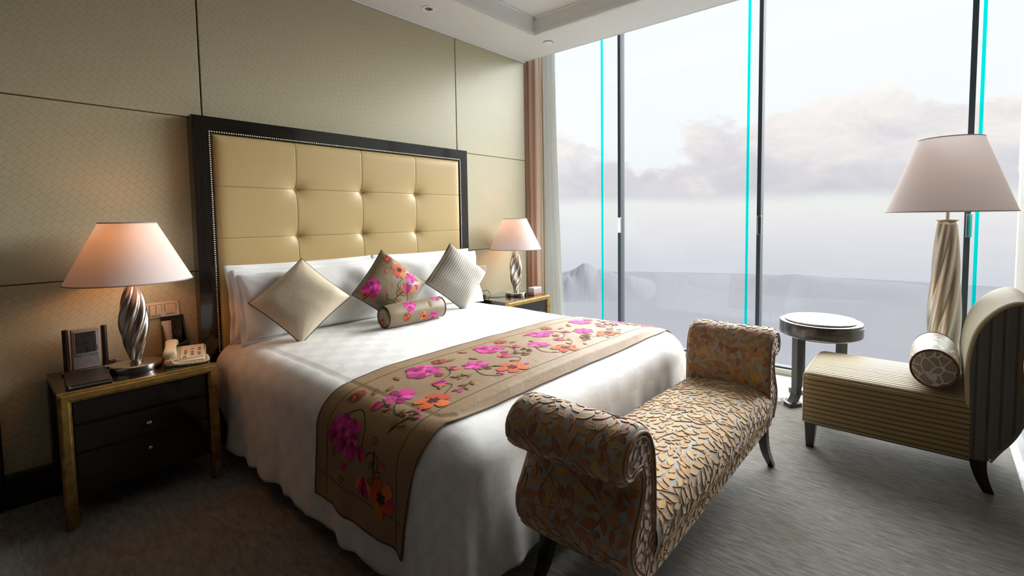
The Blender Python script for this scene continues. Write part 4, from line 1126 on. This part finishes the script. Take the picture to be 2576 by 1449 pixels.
# seat: cross-section from the back edge over the crown, rolled front edge, down to the rail
sprof = spline([(yb, .36, 0), (yb - .005, .405, 0), (yb - .04, .425, 0), (-.0, .442, 0), (yf + .10, .438, 0), (yf + .03, .420, 0), (yf - .006, .385, 0), (yf - .012, .335, 0), (yf - .002, .295, 0), (yf + .006, .27, 0), (yf + .004, .225, 0)], 80)
sl_ = [0]
for a, b in zip(sprof[:-1], sprof[1:]): sl_.append(sl_[-1] + (b - a).length)
def seat_map(u, v, o):      # u along the bench, v arc length from the back
    q = max(0, min(.999999, v / sl_[-1])) * 79; i = int(q); p = sprof[i].lerp(sprof[i + 1], q - i); d = (sprof[min(79, i + 2)] - sprof[max(0, i - 1)]).normalized()
    n = Vector((-d.y, d.x)) if False else Vector((d.y, -d.x)); 
    if n.y < 0 and i < 45: n = -n
    crown = .012 * (1 - (u / .63) ** 2) if i < 50 else .012 * (1 - (u / .63) ** 2) * max(0, (62 - i) / 12)
    return Vector((u, p.x + n.x * o, p.y + n.y * o + crown))
# make the normal point outwards consistently (profile runs back -> front with +z up)
def seat_map(u, v, o, _s=sprof):
    q = max(0, min(.999999, v / sl_[-1])) * 79; i = int(q); p = _s[i].lerp(_s[i + 1], q - i); d = (_s[min(79, i + 2)] - _s[max(0, i - 1)]).normalized()
    n = Vector((d.y, -d.x))       # tangent (-y,0) on top -> normal (0,+z)
    crown = .012 * (1 - (u / .63) ** 2) * max(0, min(1, (60 - q) / 20))
    return Vector((u, p.x + n.x * o, p.y + n.y * o + crown))
sv, sf = grid(lambda i, j: seat_map((i * 2 - 1) * .645, j * sl_[-1], 0), 60, 60)
seat = finish('seat', sv, sf, M_damask, bn, smooth=True)
finish('seat_frame', *box(-.66, .66, yf + .012, yb - .004, .215, .38), M_leg, bn)
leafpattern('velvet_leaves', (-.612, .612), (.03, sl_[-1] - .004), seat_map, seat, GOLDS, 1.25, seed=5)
finish('front_welt', *tube([seat_map((i / 30 * 2 - 1) * .615, sl_[-1] * .868, .002) for i in range(31)], .0045, 6), plain('velvet_welt2', srgb(150, 108, 54), .7), seat)
for sx in (-1, 1):
    for sy, y in ((-1, yf + .035), (1, yb - .04)):
        P = spline([(0, 0, .23), (.002, -.004, .17), (.016, -.014, .09), (.066, -.030, .0)], 14); v = []; f = []
        for k, q in enumerate(P):
            h = .026 - .010 * k / 13; cx, cy = sx * (.665 + q.x), y + (sy * -q.y if sy > 0 else q.y)
            for a, b in ((-1, -1), (1, -1), (1, 1), (-1, 1)): v.append((cx + a * h, cy + b * h * .9, q.z))
        for k in range(13):
            for i in range(4): j = (i + 1) % 4; f.append([k * 4 + i, k * 4 + j, k * 4 + 4 + j, k * 4 + 4 + i])
        f += [[0, 1, 2, 3], [52, 55, 54, 53]]
        finish('leg', v, f, M_leg, bn, auto=40)

# ------------------------------------------------------------------ slipper chair
CX0, CX1 = 1.122, 1.705
ch = thing('slipper_chair', 'olive ribbed slipper chair with scrolled back by the window', 'chair', ((CX0 + CX1) / 2, -3.15, 0))
hw = (CX1 - CX0) / 2; ox, oy = (CX0 + CX1) / 2, -3.15
# seat: rounded section in x-z swept along y
def seat_sec(n=240):
    """rounded rectangle outline, evenly sampled; returns (x,z,nx,nz,arc)"""
    z0, z1, r = .155, .440, .045; pts = []
    segs = [((-hw, z0 + .012), (-hw, z1 - r)), 'c1', ((-hw + r, z1), (hw - r, z1)), 'c2', ((hw, z1 - r), (hw, z0 + .012))]
    raw = []
    for k in range(30): t_ = k / 30; raw.append((-hw, z0 + (z1 - r - z0) * t_, -1, 0))
    for k in range(14): a = PI - PI / 2 * k / 14; raw.append((-hw + r + r * math.cos(a), z1 - r + r * math.sin(a), math.cos(a), math.sin(a)))
    for k in range(70): t_ = k / 70; x = -hw + r + (2 * hw - 2 * r) * t_; raw.append((x, z1 + .012 * math.sin(PI * t_), 0, 1))
    for k in range(14): a = PI / 2 - PI / 2 * k / 14; raw.append((hw - r + r * math.cos(a), z1 - r + r * math.sin(a), math.cos(a), math.sin(a)))
    for k in range(31): t_ = k / 30; raw.append((hw, z1 - r - (z1 - r - z0) * t_, 1, 0))
    # resample finer for the ribs
    L = [0]
    for a, b in zip(raw[:-1], raw[1:]): L.append(L[-1] + math.hypot(b[0] - a[0], b[1] - a[1]))
    o = []; j = 0
    for k in range(n + 1):
        q = L[-1] * k / n
        while j < len(L) - 2 and L[j + 1] < q: j += 1
        t_ = (q - L[j]) / max(1e-9, L[j + 1] - L[j]); o.append(tuple(raw[j][i] + (raw[j + 1][i] - raw[j][i]) * t_ for i in range(4)) + (q,))
    return o
sec = seat_sec(); pitch = .026; cz = .30
ysamp = [(-2.778, .93), (-2.775, .955), (-2.779, .975), (-2.788, .99), (-2.803, 1.0)] + [(-2.803 - .69 * k / 12, 1.0) for k in range(1, 13)]
v = []; uv = []; f = []
for y, s_ in ysamp:
    for x, z, nx_, nz_, q in sec:
        rib = .0022 * abs(math.cos(PI * q / pitch)) ** .6
        ins = (1 - s_) * .35
        v.append((x - nx_ * ins + nx_ * rib, y - oy, z - nz_ * ins + nz_ * rib)); uv.append((q + pitch * .5, y))
k = len(sec)
for j in range(len(ysamp) - 1):
    for i in range(k - 1): f.append([j * k + i, (j + 1) * k + i, (j + 1) * k + i + 1, j * k + i + 1])
f.append([i for i in range(k)])
seatc = finish('seat', v, f, M_rib_seat, ch, smooth=True, uv=uv)
m0 = [(x - nx_ * .008, -2.780 - oy, z - nz_ * .008) for x, z, nx_, nz_, q in sec[::4]]
finish('seat_piping', *tube(m0, .005, 6), plain('olive_piping', srgb(168, 152, 110), .6), seatc, smooth=True)
finish('seat_underside', *box(-hw + .01, hw - .01, -3.50 - oy, -2.80 - oy, .145, .175), M_leg, ch)
# back: profile in y-z swept across the width, ribs run up and over
bp = spline([(-3.478, .16, 0), (-3.476, .30, 0), (-3.472, .45, 0), (-3.468, .60, 0), (-3.478, .70, 0), (-3.500, .785, 0), (-3.540, .855, 0), (-3.590, .905, 0), (-3.640, .928, 0), (-3.685, .922, 0), (-3.716, .890, 0), (-3.722, .845, 0), (-3.700, .790, 0), (-3.672, .730, 0), (-3.664, .66, 0), (-3.670, .56, 0), (-3.684, .46, 0), (-3.682, .38, 0), (-3.650, .29, 0), (-3.605, .215, 0), (-3.575, .16, 0)], 110)
nb = 200; v = []; uv = []; f = []
for i in range(nb + 1):
    x = -hw + 2 * hw * i / nb; e = min(x + hw, hw - x); rd = .02; ins = rd - math.sqrt(max(0, rd * rd - max(0, rd - e) ** 2))
    rib = .0022 * abs(math.cos(PI * (x + hw) / pitch)) ** .6
    for j, p in enumerate(bp):
        d = (bp[min(109, j + 1)] - bp[max(0, j - 1)]).normalized(); n = Vector((-d.y, d.x)) * -1 if False else Vector((d.y, -d.x))
        # outward normal: on the front face (going up, d=(0,1)) it must point +y
        q = Vector((p.x, p.y)) + n * (rib - ins * .8); v.append((x, q.x - oy, q.y)); uv.append((x + hw + pitch * .5, j * .01))
k = len(bp)
for i in range(nb):
    for j in range(k - 1): f.append([i * k + j, (i + 1) * k + j, (i + 1) * k + j + 1, i * k + j + 1])
bk = finish('backrest', v, f, M_rib_back, ch, smooth=True, uv=uv)
for s_ in (-1, 1):
    lp = []
    for j, p in enumerate(bp):
        d = (bp[min(109, j + 1)] - bp[max(0, j - 1)]).normalized(); n = Vector((d.y, -d.x)); q = Vector((p.x, p.y)) - n * .016
        lp.append((s_ * (hw + .0005), q.x - oy, q.y))
    fo = finish('side_panel', lp, [list(range(len(lp)))], M_rib_side, bk)
    bm = bmesh.new(); bm.from_mesh(fo.data); bmesh.ops.triangulate(bm, faces=bm.faces[:]); bm.to_mesh(fo.data); bm.free()
    finish('side_piping', *tube([Vector((s_ * (hw - .003), q[1], q[2])) for q in lp[::2]], .004, 6), plain('olive_piping2', srgb(140, 126, 92), .6), bk, smooth=True)
for sx in (-1, 1):
    a = sx * (hw - .045)
    v = []; f = []
    for z, cy, h in ((.165, -2.815, .030), (.0, -2.812, .019)):
        for q, r in ((-1, -1), (1, -1), (1, 1), (-1, 1)): v.append((a + q * h, cy - oy + r * h, z))
    finish('leg', v, [[0, 1, 5, 4], [1, 2, 6, 5], [2, 3, 7, 6], [3, 0, 4, 7], [4, 5, 6, 7], [3, 2, 1, 0]], M_leg, ch)
    P = spline([(-3.525, .18, 0), (-3.530, .12, 0), (-3.545, .06, 0), (-3.570, .0, 0)], 10); v = []; f = []
    for k, q in enumerate(P):
        h = .034 - .014 * k / 9
        for r, t_ in ((-1, -1), (1, -1), (1, 1), (-1, 1)): v.append((a + r * h * .85, q.x - oy + t_ * h, q.y))
    for k in range(9):
        for i in range(4): j = (i + 1) % 4; f.append([k * 4 + i, k * 4 + j, k * 4 + 4 + j, k * 4 + 4 + i])
    f += [[0, 1, 2, 3], [36, 39, 38, 37]]
    finish('leg', v, f, M_leg, ch, auto=40)
# bolster on the chair, axis along X
cb = thing('bolster', 'grey net patterned bolster resting on the ribbed chair', 'bolster', mat=Matrix.Translation((1.385, -3.352, .560)) @ Matrix.Rotation(PI / 2, 4, 'Y'))
R1, H1 = .103, .225
finish('bolster_body', *grid(lambda i, j: Vector((R1 * (1 - .09 * abs(2 * j - 1) ** 5) * math.cos(2 * PI * i), R1 * (1 - .09 * abs(2 * j - 1) ** 5) * math.sin(2 * PI * i), (2 * j - 1) * H1)), 48, 18, closeu=True), M_giraffe, cb, smooth=True)
for s_ in (-1, 1):
    finish('end_panel', *lathe([(.001, s_ * (H1 + .012)), (R1 * .5, s_ * (H1 + .010)), (R1 * .80, s_ * (H1 + .005)), (R1 * .905, s_ * H1)], 40), M_giraffe, cb, smooth=True)
    finish('piping', *tube([(R1 * .915 * math.cos(2 * PI * i / 48), R1 * .915 * math.sin(2 * PI * i / 48), s_ * H1) for i in range(48)], .004, 7, closed=True), M_rust, cb, smooth=True)

# ------------------------------------------------------------------ round side table
tx, ty = 1.915, -2.728
tb = thing('side_table', 'round dark wood side table with flared legs by the window', 'table', (tx, ty, -.004))
M_tw = wood('table_wood', (.020, .018, .017), (.05, .046, .042), 'z', .32, .25)
finish('drum_top', *lathe([(.001, .500), (.245, .500), (.256, .506), (.258, .515), (.258, .586), (.254, .594), (.238, .597), (.001, .597)], 72), M_tw, tb, auto=35)
finish('inlay_line', *tube([(.2582 * math.cos(2 * PI * i / 72), .2582 * math.sin(2 * PI * i / 72), .575) for i in range(72)], .0012, 5, closed=True), M_black, tb)
finish('top_disc', *lathe([(.001, .597), (.222, .597), (.226, .600), (.226, .606), (.222, .609), (.001, .609)], 72), plain('top_painted_glare', (.50, .52, .53), .12, coat=1.0), tb, auto=35)  # pale base colour carries the sky's reflection on the glossy top
for k in range(4):
    a = R_(142 + 90 * k); dx, dy = math.cos(a), math.sin(a); sx_, sy_ = -dy, dx; v = []; f = []
    P = spline([(.185, .502, 0), (.185, .30, 0), (.185, .15, 0), (.190, .09, 0), (.205, .05, 0), (.225, .03, 0)], 22)
    for q in P:
        h = .026
        for i, (r, s_) in enumerate(((-1, -1), (1, -1), (1, 1), (-1, 1))):
            rr = q.x + r * .021; v.append((dx * rr + sx_ * s_ * h, dy * rr + sy_ * s_ * h, q.y))
    for m_ in range(21):
        for i in range(4): j = (i + 1) % 4; f.append([m_ * 4 + i, m_ * 4 + j, m_ * 4 + 4 + j, m_ * 4 + 4 + i])
    f += [[0, 1, 2, 3], [84, 87, 86, 85]]
    lg = finish('leg', v, f, M_tw, tb, auto=40)
    mm = Matrix.Rotation(a, 4, 'Z')
    G().add(box(.165, .262, -.034, .034, .0, .032, .004)).tr(mm).build('leg_foot', M_tw, lg)
finish('leg_collar', *lathe([(.15, .488), (.22, .488), (.23, .500), (.15, .500)], 48, close=True), M_tw, tb)
# tangled white cord on the floor
wc = thing('power_cord', 'tangled white power cord on the floor beside the table foot', 'cord', (0, 0, 0))
pts = []
for k in range(40):
    a = k * .62; pts.append((1.76 + .045 * math.cos(a) + .0016 * k, -2.50 - .030 * math.sin(a * 1.3) - .0030 * k, .006 + .022 * abs(math.sin(k * .9))))
pts += [(1.78, -2.66, .006), (1.70, -2.70, .006), (1.80, -2.85, .006), (1.9, -3.1, .004), (1.84, -3.28, .004)]
finish('cord', *tube(spline(pts, 220), .0035, 6), M_cord, wc, smooth=True)
finish('plug', *box(1.735, 1.765, -2.49, -2.46, .001, .022, .005), M_cord, wc)
